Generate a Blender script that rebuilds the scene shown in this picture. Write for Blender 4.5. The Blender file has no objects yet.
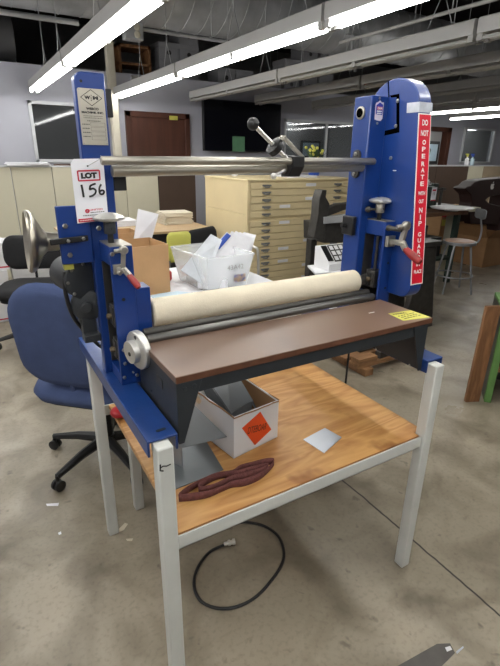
import bpy, bmesh, math, random
from mathutils import Matrix, Vector, Euler
random.seed(7)
SC = bpy.context.scene
COL = SC.collection
PI = math.pi
V = Vector

# ------------------------------------------------------------------ camera
# columns of R: camera right, camera down, camera forward (room axes: X along the press, Y away, Z up)
R = ((0.86059617, -0.17244558, 0.4792043), (-0.50911613, -0.31574203, 0.80069204), (0.01322914, -0.93304313, -0.35952121))
EYE = V((0, 0, 1.5))
FPX = 462.0
def P(axis, val, px, py):
    """the real point on the plane axis=val seen in the photograph at (px, py)"""
    u, w = (px - 250) / FPX, (py - 333) / FPX
    d = V([R[i][0] * u + R[i][1] * w + R[i][2] for i in range(3)])
    k = 'xyz'.index(axis)
    return EYE + d * ((val - EYE[k]) / d[k])
cam = bpy.data.cameras.new('camera')
cam_o = bpy.data.objects.new('camera', cam)
COL.objects.link(cam_o)
m = Matrix.Identity(4)
for i in range(3):
    m[i][0] = R[i][0]; m[i][1] = -R[i][1]; m[i][2] = -R[i][2]; m[i][3] = EYE[i]
cam_o.matrix_world = m
cam.sensor_fit = 'VERTICAL'; cam.sensor_height = 24; cam.lens = 24 * FPX / 666
cam.clip_start = .02; cam.clip_end = 100
SC.camera = cam_o

# ------------------------------------------------------------------ materials
def lin(h):
    h = h.lstrip('#')
    o = []
    for i in (0, 2, 4):
        c = int(h[i:i + 2], 16) / 255
        o.append(c / 12.92 if c <= .04045 else ((c + .055) / 1.055) ** 2.4)
    return (*o, 1)
def M(name, hexc, rough=.5, metal=0, var=.08, scale=12, bump=0, bscale=None, stretch=(1, 1, 1), coat=0, spec=.5, rvar=0, hex2=None, detail=4):
    mt = bpy.data.materials.new(name); mt.use_nodes = True
    nt = mt.node_tree; N = nt.nodes; L = nt.links
    b = N['Principled BSDF']
    c = lin(hexc)
    b.inputs['Roughness'].default_value = rough
    b.inputs['Metallic'].default_value = metal
    b.inputs['Specular IOR Level'].default_value = spec
    b.inputs['Coat Weight'].default_value = coat
    tc = N.new('ShaderNodeTexCoord'); mp = N.new('ShaderNodeMapping')
    mp.inputs['Scale'].default_value = stretch
    L.new(tc.outputs['Object'], mp.inputs['Vector'])
    nz = N.new('ShaderNodeTexNoise'); nz.inputs['Scale'].default_value = scale; nz.inputs['Detail'].default_value = detail
    L.new(mp.outputs[0], nz.inputs['Vector'])
    mx = N.new('ShaderNodeMix'); mx.data_type = 'RGBA'
    if hex2:
        a, d = c, lin(hex2)
    else:
        a = tuple(min(1, x * (1 - var)) for x in c[:3]) + (1,); d = tuple(min(1, x * (1 + var)) for x in c[:3]) + (1,)
    mr = N.new('ShaderNodeMapRange'); mr.inputs['From Min'].default_value = .3; mr.inputs['From Max'].default_value = .7
    L.new(nz.outputs['Fac'], mr.inputs['Value']); L.new(mr.outputs[0], mx.inputs['Factor'])
    mx.inputs['A'].default_value = a; mx.inputs['B'].default_value = d
    L.new(mx.outputs['Result'], b.inputs['Base Color'])
    if rvar:
        m2 = N.new('ShaderNodeMapRange'); m2.inputs['To Min'].default_value = max(.03, rough - rvar); m2.inputs['To Max'].default_value = rough + rvar
        m2.inputs['From Min'].default_value = .3; m2.inputs['From Max'].default_value = .7
        L.new(nz.outputs['Fac'], m2.inputs['Value']); L.new(m2.outputs[0], b.inputs['Roughness'])
    if bump:
        n2 = N.new('ShaderNodeTexNoise'); n2.inputs['Scale'].default_value = bscale or scale * 4; n2.inputs['Detail'].default_value = 3
        L.new(mp.outputs[0], n2.inputs['Vector'])
        bp = N.new('ShaderNodeBump'); bp.inputs['Strength'].default_value = bump; bp.inputs['Distance'].default_value = .01
        L.new(n2.outputs['Fac'], bp.inputs['Height']); L.new(bp.outputs[0], b.inputs['Normal'])
    return mt
def EM(name, hexc, s):
    mt = bpy.data.materials.new(name); mt.use_nodes = True
    b = mt.node_tree.nodes['Principled BSDF']
    b.inputs['Base Color'].default_value = (.8, .8, .8, 1)
    b.inputs['Emission Color'].default_value = lin(hexc); b.inputs['Emission Strength'].default_value = s
    return mt
def glass(name, tint, alpha=.25, rough=.05):
    mt = bpy.data.materials.new(name); mt.use_nodes = True
    nt = mt.node_tree; N = nt.nodes; L = nt.links
    out = N['Material Output']; N.remove(N['Principled BSDF'])
    tr = N.new('ShaderNodeBsdfTransparent'); tr.inputs[0].default_value = lin(tint)
    gl = N.new('ShaderNodeBsdfGlossy'); gl.inputs['Roughness'].default_value = rough
    df = N.new('ShaderNodeBsdfDiffuse'); df.inputs[0].default_value = lin('#eef1f3')
    lw = N.new('ShaderNodeLayerWeight'); lw.inputs[0].default_value = .5
    pw_ = N.new('ShaderNodeMath'); pw_.operation = 'POWER'; pw_.inputs[1].default_value = 4; L.new(lw.outputs['Facing'], pw_.inputs[0])
    fr = N.new('ShaderNodeMath'); fr.operation = 'MULTIPLY_ADD'; fr.inputs[1].default_value = .7; fr.inputs[2].default_value = .035; L.new(pw_.outputs[0], fr.inputs[0])
    m1 = N.new('ShaderNodeMixShader'); m2 = N.new('ShaderNodeMixShader')
    m1.inputs[0].default_value = alpha
    L.new(tr.outputs[0], m1.inputs[1]); L.new(df.outputs[0], m1.inputs[2])
    L.new(fr.outputs[0], m2.inputs[0]); L.new(m1.outputs[0], m2.inputs[1]); L.new(gl.outputs[0], m2.inputs[2])
    L.new(m2.outputs[0], out.inputs[0])
    return mt
def wood(name, c1, c2, scale=3, stretch=(1, 9, 9), rough=.5, dist=6, c3=None):
    mt = bpy.data.materials.new(name); mt.use_nodes = True
    nt = mt.node_tree; N = nt.nodes; L = nt.links; b = N['Principled BSDF']
    tc = N.new('ShaderNodeTexCoord'); mp = N.new('ShaderNodeMapping'); mp.inputs['Scale'].default_value = stretch
    L.new(tc.outputs['Object'], mp.inputs[0])
    nz = N.new('ShaderNodeTexNoise'); nz.inputs['Scale'].default_value = scale; nz.inputs['Detail'].default_value = 3; nz.inputs['Distortion'].default_value = .6
    L.new(mp.outputs[0], nz.inputs[0])
    mu = N.new('ShaderNodeMath'); mu.operation = 'MULTIPLY'; mu.inputs[1].default_value = dist; L.new(nz.outputs['Fac'], mu.inputs[0])
    fr = N.new('ShaderNodeMath'); fr.operation = 'PINGPONG'; fr.inputs[1].default_value = 1; L.new(mu.outputs[0], fr.inputs[0])
    n3 = N.new('ShaderNodeTexNoise'); n3.inputs['Scale'].default_value = scale * 12; n3.inputs['Detail'].default_value = 4; L.new(mp.outputs[0], n3.inputs[0])
    ad = N.new('ShaderNodeMath'); ad.operation = 'MULTIPLY_ADD'; ad.inputs[1].default_value = .6; ad.inputs[2].default_value = 0
    L.new(fr.outputs[0], ad.inputs[0])
    a2 = N.new('ShaderNodeMath'); a2.operation = 'MULTIPLY_ADD'; a2.inputs[1].default_value = .4
    L.new(n3.outputs['Fac'], a2.inputs[0]); L.new(ad.outputs[0], a2.inputs[2])
    mx = N.new('ShaderNodeMix'); mx.data_type = 'RGBA'; mx.inputs['A'].default_value = lin(c1); mx.inputs['B'].default_value = lin(c2)
    L.new(a2.outputs[0], mx.inputs['Factor'])
    res = mx.outputs['Result']
    if c3:
        n4 = N.new('ShaderNodeTexNoise'); n4.inputs['Scale'].default_value = 7; n4.inputs['Detail'].default_value = 3; L.new(tc.outputs['Object'], n4.inputs[0])
        r4 = N.new('ShaderNodeMapRange'); r4.inputs['From Min'].default_value = .62; r4.inputs['From Max'].default_value = .75; L.new(n4.outputs['Fac'], r4.inputs['Value'])
        m4 = N.new('ShaderNodeMix'); m4.data_type = 'RGBA'; L.new(r4.outputs[0], m4.inputs['Factor']); L.new(res, m4.inputs['A']); m4.inputs['B'].default_value = lin(c3)
        res = m4.outputs['Result']
    L.new(res, b.inputs['Base Color'])
    b.inputs['Roughness'].default_value = rough
    bp = N.new('ShaderNodeBump'); bp.inputs['Strength'].default_value = .15; bp.inputs['Distance'].default_value = .003
    L.new(a2.outputs[0], bp.inputs['Height']); L.new(bp.outputs[0], b.inputs['Normal'])
    return mt
def concrete():
    mt = bpy.data.materials.new('sealed_concrete'); mt.use_nodes = True
    nt = mt.node_tree; N = nt.nodes; L = nt.links; b = N['Principled BSDF']
    tc = N.new('ShaderNodeTexCoord')
    def noise(s, d=5, dist=0):
        n = N.new('ShaderNodeTexNoise'); n.inputs['Scale'].default_value = s; n.inputs['Detail'].default_value = d; n.inputs['Distortion'].default_value = dist
        L.new(tc.outputs['Object'], n.inputs[0]); return n.outputs['Fac']
    def rng(v, a, c, x=0, y=1):
        r = N.new('ShaderNodeMapRange'); r.inputs[1].default_value = a; r.inputs[2].default_value = c; r.inputs[3].default_value = x; r.inputs[4].default_value = y
        L.new(v, r.inputs[0]); return r.outputs[0]
    def mix(f, a, c):
        x = N.new('ShaderNodeMix'); x.data_type = 'RGBA'; L.new(f, x.inputs['Factor'])
        for k, q in (('A', a), ('B', c)):
            if isinstance(q, str): x.inputs[k].default_value = lin(q)
            else: L.new(q, x.inputs[k])
        return x.outputs['Result']
    c = mix(rng(noise(1.1, 6, .5), .35, .68), '#8b8271', '#ada290')
    c = mix(rng(noise(4, 7, .6), .42, .68, 0, .9), c, '#6f6656')
    c = mix(rng(noise(60, 5), .5, .72, 0, .3), c, '#5f584d')
    c = mix(rng(noise(14, 3, .3), .66, .74, 0, .55), c, '#4d4740')
    # saw-cut joint running away from the camera, and a second one across
    sp = N.new('ShaderNodeSeparateXYZ'); L.new(tc.outputs['Object'], sp.inputs[0])
    wob = rng(noise(6, 3), 0, 1, -.012, .012)
    def joint(out, at, w):
        a = N.new('ShaderNodeMath'); a.operation = 'ADD'; L.new(out, a.inputs[0]); L.new(wob, a.inputs[1])
        s = N.new('ShaderNodeMath'); s.operation = 'SUBTRACT'; s.inputs[1].default_value = at; L.new(a.outputs[0], s.inputs[0])
        ab = N.new('ShaderNodeMath'); ab.operation = 'ABSOLUTE'; L.new(s.outputs[0], ab.inputs[0])
        return rng(ab.outputs[0], w * .5, w * 1.3, 1, 0)
    j = joint(sp.outputs[0], 1.368, .0045)
    c = mix(j, c, '#2a2622')
    c = mix(joint(sp.outputs[1], 5.6, .003), c, '#2a2622')
    L.new(c, b.inputs['Base Color'])
    L.new(rng(noise(2.2, 5), .3, .7, .26, .5), b.inputs['Roughness'])
    bp = N.new('ShaderNodeBump'); bp.inputs['Strength'].default_value = .12; bp.inputs['Distance'].default_value = .004
    L.new(noise(30, 5), bp.inputs['Height']); L.new(bp.outputs[0], b.inputs['Normal'])
    return mt

BLUE = M('blue_enamel', '#14367a', .32, 0, .06, 8, .04, 60, coat=.25)
BLUE2 = M('blue_enamel_channel', '#173874', .36, 0, .12, 9, .05, 60, coat=.15)
STEEL = M('brushed_steel', '#a9a59a', .42, .85, .1, 30, 0, stretch=(.2, 4, 4))
GALV = M('galvanised_steel', '#b4b6b8', .38, .35, .22, 3.5, .1, 9)
CHROME = M('polished_cast_metal', '#dad8d2', .3, .7, .08, 18)
ZINC = M('worn_zinc_casting', '#b3afa5', .34, .85, .25, 30)
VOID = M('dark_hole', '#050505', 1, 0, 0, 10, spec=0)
WHEEL = M('worn_handwheel_metal', '#a59f92', .33, 1, .25, 14)
DARKST = M('dark_oily_steel', '#464441', .45, .5, .2, 20)
BLACK = M('black_plastic', '#161617', .45, 0, .1, 20)
MOTOR = M('grey_motor_paint', '#34373a', .5, .2, .1, 20)
BOLT = M('zinc_bolt', '#a8a6a0', .35, 1, .1, 40)
BRASS = M('dull_brass', '#6a5d49', .5, .6, .15, 30)
CANVAS = M('cream_canvas', '#d9cfb9', .85, 0, .05, 16, .15, 240)
BOARDTOP = M('brown_laminate', '#5c463b', .33, 0, .1, 3.2, .0, 40, rvar=.06, hex2='#77604f')
BOARDEDGE = M('brown_board_edge', '#5b3824', .6, 0, .2, 30)
APRON = M('black_painted_steel', '#2f3439', .45, .3, .1, 12, .05, 50)
REDGRIP = M('red_rubber_grip', '#8e2422', .4, 0, .25, 25)
REDSIGN = M('red_vinyl', '#cf1730', .4, 0, .06, 20)
WHITE = M('white_paint', '#e6e6e2', .45, 0, .04, 15)
INK = M('black_ink', '#141416', .55, 0, 0, 10)
INKG = M('grey_ink', '#5d5c58', .6, 0, .1, 10)
INKR = M('red_ink', '#c41e3c', .5, 0, .05, 10)
INKB = M('blue_ink', '#2d4ea8', .5, 0, .05, 10)
PLATE = M('brushed_plate', '#bdb8ab', .38, .75, .08, 20)
TAG = M('tag_card', '#e3e4ea', .55, 0, .02, 10)
TAPE = M('clear_grey_tape', '#b7bcc6', .3, 0, .15, 30)
YELLOW = M('yellow_label', '#c9c65a', .5, 0, .1, 20)
LEG = M('pale_grey_enamel', '#c9cbc6', .42, 0, .05, 9, .04, 60)
SCUFF = M('black_scuff', '#1b1a18', .7, 0, .1, 30)
PLY = wood('plywood', '#d3a466', '#a8713a', 1.3, (1, 6.5, 6), .45, 14, '#8d5a2c')
PLYEDGE = M('plywood_edge', '#8a5a2c', .7, 0, .3, 20, stretch=(1, 1, 30))
PALLETW = wood('pallet_wood', '#a17850', '#6b4a30', 2, (1, 6, 6), .7)
DESKW = wood('desk_wood', '#c2a987', '#aa8f6c', 2, (1, 6, 6), .5)
OLDW = wood('worn_wood', '#9a6d45', '#5e3d24', 2.2, (6, 6, 1), .7)
BENCHW = wood('bench_wood', '#7d5a40', '#4a3325', 2, (1, 6, 6), .6)
DOORW = wood('door_wood', '#5a3528', '#472a20', 1.2, (5, 5, .6), .5)
CARD = M('cardboard', '#b38d63', .8, 0, .06, 8, .05, 60)
CARDD = M('dark_cardboard', '#96714d', .85, 0, .08, 8)
WCARD = M('white_box_card', '#dcdcdd', .6, 0, .04, 9, .08, 40)
ORANGE = M('orange_card', '#e2501c', .6, 0, .06, 12)
SHEET = M('grey_sheet_metal', '#6f7477', .4, .5, .1, 5)
SHEET2 = M('bright_sheet_metal', '#c7ccd2', .32, .75, .12, 4)
BELT = M('sanding_belt_grit', '#6a3f3c', .95, 0, .25, 90, .3, 300)
BELTIN = M('sanding_belt_cloth', '#8d5f55', .85, 0, .12, 40)
CORD = M('black_rubber_cord', '#1c1c1d', .5, 0, .1, 20)
BFAB = M('blue_chair_fabric', '#425075', .95, 0, .14, 9, .2, 260)
BKFAB = M('black_chair_mesh', '#19191b', .85, 0, .12, 60)
CREAM = M('cream_cabinet_paint', '#d2c198', .5, 0, .05, 3, .03, 30)
CREAM2 = M('cream_panel', '#c9c4ae', .7, 0, .04, 3)
BROWNP = M('brown_panel', '#4c3b30', .75, 0, .06, 6)
TANP = M('tan_panel', '#a3927a', .75, 0, .06, 6)
LILAC = M('lilac_wall_paint', '#b0b1bb', .8, 0, .03, 1.2)
WALLG = M('grey_wall_paint', '#8e8d8c', .85, 0, .05, 1.5)
DARKC = M('dark_ceiling', '#2a2523', .9, 0, .2, 1)
CEILW = M('pale_soffit', '#b0aeab', .85, 0, .05, 2)
FRAMEW = M('window_frame_paint', '#c6c8cb', .5, 0, .04, 8)
FIXT = M('fixture_white_enamel', '#a9a8a6', .45, 0, .04, 6)
TUBEOFF = M('unlit_tube', '#b8b8b6', .3, 0, .03, 8)
TVB = M('tv_glass', '#0b0c14', .16, 0, .05, 4)
GREENP = M('green_paint', '#587f42', .6, 0, .15, 14)
DKGREEN = M('dark_green_machine', '#2f3d37', .5, .2, .15, 10)
MAROON = M('maroon_casting', '#2c1614', .6, .1, .1, 8)
YCHAIR = M('yellow_green_plastic', '#c7c661', .5, 0, .05, 8)
PAPER = M('white_paper', '#dcdce0', .8, 0, .05, 14)
PAPER2 = M('yellowed_paper', '#cfc6b3', .85, 0, .12, 14, stretch=(1, 1, 40))
PAPERB = M('pale_blue_paper', '#b9cfdc', .8, 0, .05, 14)
WTABLE = M('white_tabletop', '#dcdde0', .5, 0, .03, 6)
SEATW = M('worn_stool_wood', '#b9977f', .5, 0, .12, 14)
GREYM = M('grey_stool_metal', '#8f9194', .4, .7, .1, 14)
POSTM = M('cream_post_paint', '#c9c3b2', .6, 0, .05, 6)
PINK = M('red_plastic', '#b3202a', .4, 0, .06, 10)
PLASTIC = glass('clear_plastic', '#ffffff', .30, .15)
PANE = glass('window_glass', '#c9cdd0', .04, .03)
LIT = EM('lit_tube', '#fbfaf6', 11.5)

# ------------------------------------------------------------------ mesh builder
ORG = {}
class MB:
    def __init__(s): s.bm = bmesh.new()
    def add(s, vs, fs, X=None):
        b = [s.bm.verts.new(X @ V(v) if X else v) for v in vs]
        for f in fs:
            try: s.bm.faces.new([b[i] for i in f])
            except ValueError: pass
        return s
    def box(s, x0, x1, y0, y1, z0, z1, X=None):
        vs = [(x, y, z) for z in (z0, z1) for y in (y0, y1) for x in (x0, x1)]
        return s.add(vs, [(0, 2, 3, 1), (4, 5, 7, 6), (0, 1, 5, 4), (2, 6, 7, 3), (0, 4, 6, 2), (1, 3, 7, 5)], X)
    def obox(s, c, d, rot=(0, 0, 0)):
        X = Matrix.Translation(V(c)) @ Euler(rot).to_matrix().to_4x4()
        return s.box(-d[0] / 2, d[0] / 2, -d[1] / 2, d[1] / 2, -d[2] / 2, d[2] / 2, X)
    def lathe(s, prof, p=(0, 0, 0), ax=(0, 0, 1), n=24, lobes=0, amp=0):
        """prof: (radius, height) along the axis"""
        X = Matrix.Translation(V(p)) @ V(ax).normalized().to_track_quat('Z', 'Y').to_matrix().to_4x4()
        vs = []; fs = []
        for r, h in prof:
            for i in range(n):
                a = 2 * PI * i / n
                rr = r * (1 + amp * math.cos(lobes * a)) if lobes else r
                vs.append((rr * math.cos(a), rr * math.sin(a), h))
        k = len(prof)
        for j in range(k - 1):
            for i in range(n):
                fs.append((j * n + i, j * n + (i + 1) % n, (j + 1) * n + (i + 1) % n, (j + 1) * n + i))
        fs.append(tuple(reversed(range(n)))); fs.append(tuple(range((k - 1) * n, k * n)))
        return s.add(vs, fs, X)
    def cyl(s, a, b, r, r2=None, n=16):
        a = V(a); b = V(b); d = b - a
        return s.lathe([(r, 0), (r if r2 is None else r2, d.length)], a, d, n)
    def tube(s, pts, r, n=8, closed=False):
        pts = [V(p) for p in pts]; k = len(pts); vs = []; fs = []
        up = None
        for i, p in enumerate(pts):
            t = (pts[(i + 1) % k] - pts[i - 1]) if (closed or 0 < i < k - 1) else (pts[1] - pts[0] if i == 0 else pts[-1] - pts[-2])
            t.normalize()
            if up is None: up = t.orthogonal().normalized()
            up = (up - t * up.dot(t)).normalized(); w = t.cross(up)
            for j in range(n):
                a = 2 * PI * j / n
                vs.append(p + (up * math.cos(a) + w * math.sin(a)) * (r[i] if isinstance(r, (list, tuple)) else r))
        for i in range(k if closed else k - 1):
            for j in range(n):
                i2 = (i + 1) % k
                fs.append((i * n + j, i * n + (j + 1) % n, i2 * n + (j + 1) % n, i2 * n + j))
        if not closed:
            fs.append(tuple(reversed(range(n)))); fs.append(tuple(range((k - 1) * n, k * n)))
        return s.add(vs, fs)
    def prism(s, poly, d0, d1, ax='y', X=None):
        n = len(poly); vs = []
        for d in (d0, d1):
            for u, w in poly:
                vs.append({'y': (u, d, w), 'x': (d, u, w), 'z': (u, w, d)}[ax])
        fs = [tuple(range(n)), tuple(reversed(range(n, 2 * n)))]
        for i in range(n):
            j = (i + 1) % n
            fs.append((i, i + n, j + n, j))
        return s.add(vs, fs, X)
    def sphere(s, c, r, sc=(1, 1, 1), n=16):
        prof = [(max(1e-4, math.sin(PI * i / 10)) * r, -math.cos(PI * i / 10) * r) for i in range(11)]
        X = Matrix.Translation(V(c)) @ Matrix.Diagonal((*sc, 1))
        q = MB(); q.lathe(prof, n=n)
        q.bm.transform(X); me = bpy.data.meshes.new('t'); q.bm.to_mesh(me); q.bm.free(); s.bm.from_mesh(me); bpy.data.meshes.remove(me)
        return s
    def quad(s, a, b, c, d, t=.0006):
        """thin sheet through four corners, thickness t"""
        a, b, c, d = map(V, (a, b, c, d)); nn = (b - a).cross(d - a).normalized() * t
        return s.add([a, b, c, d, a + nn, b + nn, c + nn, d + nn], [(3, 2, 1, 0), (4, 5, 6, 7), (0, 1, 5, 4), (1, 2, 6, 5), (2, 3, 7, 6), (3, 0, 4, 7)])
    def rod(s, a, b, w, h):
        """rectangular bar from a to b"""
        a = V(a); b = V(b); d = b - a
        q = d.to_track_quat('X', 'Z').to_matrix().to_4x4()
        return s.box(0, d.length, -w / 2, w / 2, -h / 2, h / 2, Matrix.Translation(a) @ q)
    def text(s, body, o, ux, uy, w=None, h=None, center=True, bold=0, depth=.0004):
        """lettering: o = centre (or lower left), ux / uy = unit vectors right / up"""
        cu = bpy.data.curves.new('t', 'FONT'); cu.body = body; cu.extrude = .0; cu.offset = bold; cu.resolution_u = 3
        ob = bpy.data.objects.new('t', cu); me = bpy.data.meshes.new_from_object(ob)
        xs = [v.co.x for v in me.vertices]; ys = [v.co.y for v in me.vertices]
        if not xs: return s
        x0, x1, y0, y1 = min(xs), max(xs), min(ys), max(ys)
        ux = V(ux).normalized(); uy = V(uy).normalized(); un = ux.cross(uy)
        sy = h / (y1 - y0) if h else w / (x1 - x0); sx = w / (x1 - x0) if w else sy
        cx, cy = ((x0 + x1) / 2, (y0 + y1) / 2) if center else (x0, y0)
        vs = [V(o) + ux * ((v.co.x - cx) * sx) + uy * ((v.co.y - cy) * sy) + un * depth for v in me.vertices]
        s.add(vs, [tuple(p.vertices) for p in me.polygons])
        bpy.data.objects.remove(ob); bpy.data.curves.remove(cu); bpy.data.meshes.remove(me)
        return s
    def bolts(s, pts, ax, r=.005, h=.004, n=6):
        for p in pts: s.lathe([(r, 0), (r, h * .7), (r * .7, h)], p, ax, n)
        return s
    def build(s, name, mat, parent=None, bevel=0, org=None, seg=2, ang=35, smooth=True, solid=0):
        o = V(ORG.get(parent.name, (0, 0, 0))) if parent else V(org or (0, 0, 0))
        if o.length: s.bm.transform(Matrix.Translation(-o))
        bmesh.ops.recalc_face_normals(s.bm, faces=s.bm.faces)
        me = bpy.data.meshes.new(name); s.bm.to_mesh(me); s.bm.free()
        ob = bpy.data.objects.new(name, me); COL.objects.link(ob)
        me.materials.append(mat)
        if smooth:
            me.shade_smooth(); me.set_sharp_from_angle(angle=math.radians(ang))
        if parent: ob.parent = parent; ORG[ob.name] = tuple(o)
        else: ob.location = o; ORG[ob.name] = tuple(o)
        if bevel:
            bv = ob.modifiers.new('bevel', 'BEVEL'); bv.width = bevel; bv.segments = seg; bv.limit_method = 'ANGLE'; bv.angle_limit = math.radians(40)
        return ob
def tag(o, label, cat, group=None):
    o['label'] = label; o['category'] = cat
    if group: o['group'] = group
    return o
def thing(name, label, cat, org=(0, 0, 0), group=None, local=False):
    o = bpy.data.objects.new(name, None); COL.objects.link(o); o.empty_display_size = .05
    o.location = org
    ORG[o.name] = (0, 0, 0) if local else tuple(org)
    return tag(o, label, cat, group)
def struct(o): o['kind'] = 'structure'; return o
def lab(o, t): o['label'] = t; return o
def dup(root, loc, rotz=None, label=None, group=None):
    r = root.copy(); COL.objects.link(r); r.location = loc
    if rotz is not None: r.rotation_euler = (0, 0, rotz)
    if label: r['label'] = label
    if group: r['group'] = group
    for ch in list(root.children):
        c = ch.copy(); COL.objects.link(c); c.parent = r
        for g in list(ch.children):
            d = g.copy(); COL.objects.link(d); d.parent = c
    return r
def arc(cx, cy, r, a0, a1, n):
    return [(cx + r * math.cos(math.radians(a0 + (a1 - a0) * i / n)), cy + r * math.sin(math.radians(a0 + (a1 - a0) * i / n))) for i in range(n + 1)]
def smooth_path(pts, k=6):
    pts = [V(p) for p in pts]; out = []
    for i in range(len(pts) - 1):
        p0 = pts[max(0, i - 1)]; p1 = pts[i]; p2 = pts[i + 1]; p3 = pts[min(len(pts) - 1, i + 2)]
        for j in range(k):
            t = j / k
            out.append(.5 * ((2 * p1) + (p2 - p0) * t + (2 * p0 - 5 * p1 + 4 * p2 - p3) * t * t + (3 * p1 - p0 - 3 * p2 + p3) * t ** 3))
    out.append(pts[-1]); return out

# ------------------------------------------------------------------ setting
struct(MB().box(-3, 15, -4, 13, -.1, 0).build('floor', concrete(), smooth=False))
struct(MB().box(-3, 15, -4, 13, 4.3, 4.4).build('ceiling', DARKC, smooth=False))
WY = 7.6
wb = MB()
holes = [(.95, 1.85, 1.36, 2.16), (2.34, 3.27, 0, 2.09), (5.2, 7.35, 1.35, 2.12), (8.95, 9.78, 0, 2.1), (10.3, 11.5, 1.38, 2.17)]
x = -3
for a, b, z0, z1 in holes:
    wb.box(x, a, WY, WY + .1, 0, 2.6)
    if z0: wb.box(a, b, WY, WY + .1, 0, z0)
    wb.box(a, b, WY, WY + .1, z1, 2.6); x = b
wb.box(x, 15, WY, WY + .1, 0, 2.6)
struct(wb.build('wall_back', LILAC, smooth=False))
struct(MB().box(-3, 15, WY + .1, 12.9, 2.5, 2.6).build('ceiling_offices', CEILW, smooth=False))
struct(MB().box(-3, 15, 12.9, 13, 0, 4.3).build('wall_far', WALLG, smooth=False))
struct(MB().box(-3.1, -3, -4, 13, 0, 4.3).build('wall_left', LILAC, smooth=False))
struct(MB().box(15, 15.1, -4, 13, 0, 4.3).build('wall_right', WALLG, smooth=False))
struct(MB().box(-3, 15, -4.1, -4, 0, 4.3).build('wall_front', LILAC, smooth=False))
for xx, nm in ((4.6, 'wall_office'), (8.2, 'wall_office_right')):
    struct(MB().box(xx, xx + .1, WY + .1, 12.9, 0, 2.5).build(nm, WALLG, smooth=False))
def window(n, a, b, z0, z1, mull=()):
    w = MB(); t = .045
    w.box(a, b, WY - .03, WY + .06, z0, z0 + t).box(a, b, WY - .03, WY + .06, z1 - t, z1).box(a, a + t, WY - .03, WY + .06, z0, z1).box(b - t, b, WY - .03, WY + .06, z0, z1)
    for q in mull: w.box(q - .02, q + .02, WY - .02, WY + .05, z0, z1)
    o = struct(w.build('window_%d' % n, FRAMEW, bevel=.004))
    MB().box(a + t, b - t, WY + .01, WY + .02, z0 + t, z1 - t).build('pane', PANE, o, smooth=False)
window(1, .95, 1.85, 1.36, 2.16); window(2, 5.2, 7.35, 1.35, 2.12, (6.2,)); window(3, 10.3, 11.5, 1.38, 2.17)
d = struct(MB().box(2.34, 3.27, WY - .03, WY + .05, 0, 2.02).build('door_1', DOORW, bevel=.004))
f = MB().box(2.28, 2.36, WY - .05, WY + .02, 0, 2.1).box(3.25, 3.33, WY - .05, WY + .02, 0, 2.1).box(2.28, 3.33, WY - .05, WY + .02, 2.02, 2.1)
f.build('door_frame', DOORW, d, bevel=.004)
MB().box(2.98, 3.12, WY - .056, WY - .05, 2.0, 2.06).build('door_sign', YELLOW, d)
f = MB().box(8.9, 9.02, WY - .05, WY + .12, 0, 2.14).box(9.7, 9.82, WY - .05, WY + .12, 0, 2.14).box(8.9, 9.82, WY - .05, WY + .12, 2.05, 2.14)
struct(f.build('door_2', DOORW, bevel=.004))
struct(MB().box(2.02, 2.13, 7.35, 7.46, 0, 4.3).build('trim_1', POSTM, bevel=.01))

# spiral duct above the office front
d = tag(MB().cyl((-3, 6.75, 3.43), (14.9, 6.75, 3.43), .39, n=40).build('spiral_duct', GALV, org=(6, 6.75, 3.04)), 'large round galvanised spiral duct running across the top of the picture', 'duct')
q = MB()
for i in range(70):
    xx = -2.9 + i * .255
    q.tube([(xx + .1 * math.sin(a), 6.75 + .393 * math.cos(a), 3.43 + .392 * math.sin(a)) for a in [2 * PI * k / 32 for k in range(32)]], .005, 5, True)
q.build('spiral_seam', GALV, d)
q = MB()
for xx in (1.5, 4.4, 7.3, 10.2): q.box(xx, xx + .02, 6.74, 6.76, 3.81, 4.3)
q.build('hanger_strap', GALV, d)
d = tag(MB().cyl((-3, 8.25, 2.97), (.95, 8.25, 2.97), .29, n=32).build('branch_duct', M('grey_duct_wrap', '#6b6b6d', .8, 0, .1, 4), org=(-1, 8.25, 2.68)), 'dull grey wrapped duct ending above the wall at upper left', 'duct')
q = MB().cyl((.2, 8.25, 2.603), (.2, 8.25, 2.7), .012).build('support_rod', GALV, d)
q = MB().cyl((-3, 6.2, 2.85), (1.42, 6.2, 2.85), .028).cyl((-1, 6.2, 2.85), (-1, 6.2, 4.3), .006)
tag(q.build('conduit_pipe', GALV, org=(-1, 6.2, 2.82)), 'thin bright pipe hanging under the big duct at upper left', 'pipe')
q = MB().cyl((2.15, 6.25, 2.89), (3.32, 6.25, 2.89), .022).cyl((3.1, 6.25, 2.89), (3.1, 6.25, 4.3), .006)
tag(q.build('conduit_pipe', GALV, org=(3, 6.25, 2.87)), 'thin bright pipe under the big duct beside the electrical box', 'pipe')
q = MB().cyl((4.28, 1, 2.8), (4.28, 5.1, 2.8), .018).cyl((4.28, 3.5, 2.8), (4.28, 3.5, 4.3), .005)
tag(q.build('conduit_pipe', FIXT, org=(4.28, 3, 2.78)), 'slim white pipe hung between the strip lights at upper right', 'pipe')
q = MB()
for dx in (0, .09): q.rod((5.1 + dx, 5.8, 2.65), (5.1 + dx, 5.8, 4.3), .035, .035)
q.box(4.98, 5.3, 5.76, 5.84, 3.1, 3.17)
tag(q.build('strut_hanger', GALV, org=(5.1, 5.8, 2.65)), 'double steel strut hanging from the dark ceiling behind the strip lights', 'bracket')
eb0, eb1 = P('y', 6.15, 126, 38), P('y', 6.15, 143, 23)
b = thing('electrical_box', 'galvanised electrical box with two round knockouts under the big duct', 'electrical box', (eb0.x + .1, 6.2, eb0.z))
MB().box(eb0.x, eb1.x, 6.15, 6.3, eb0.z, eb1.z).build('housing', GALV, b, bevel=.006)
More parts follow.
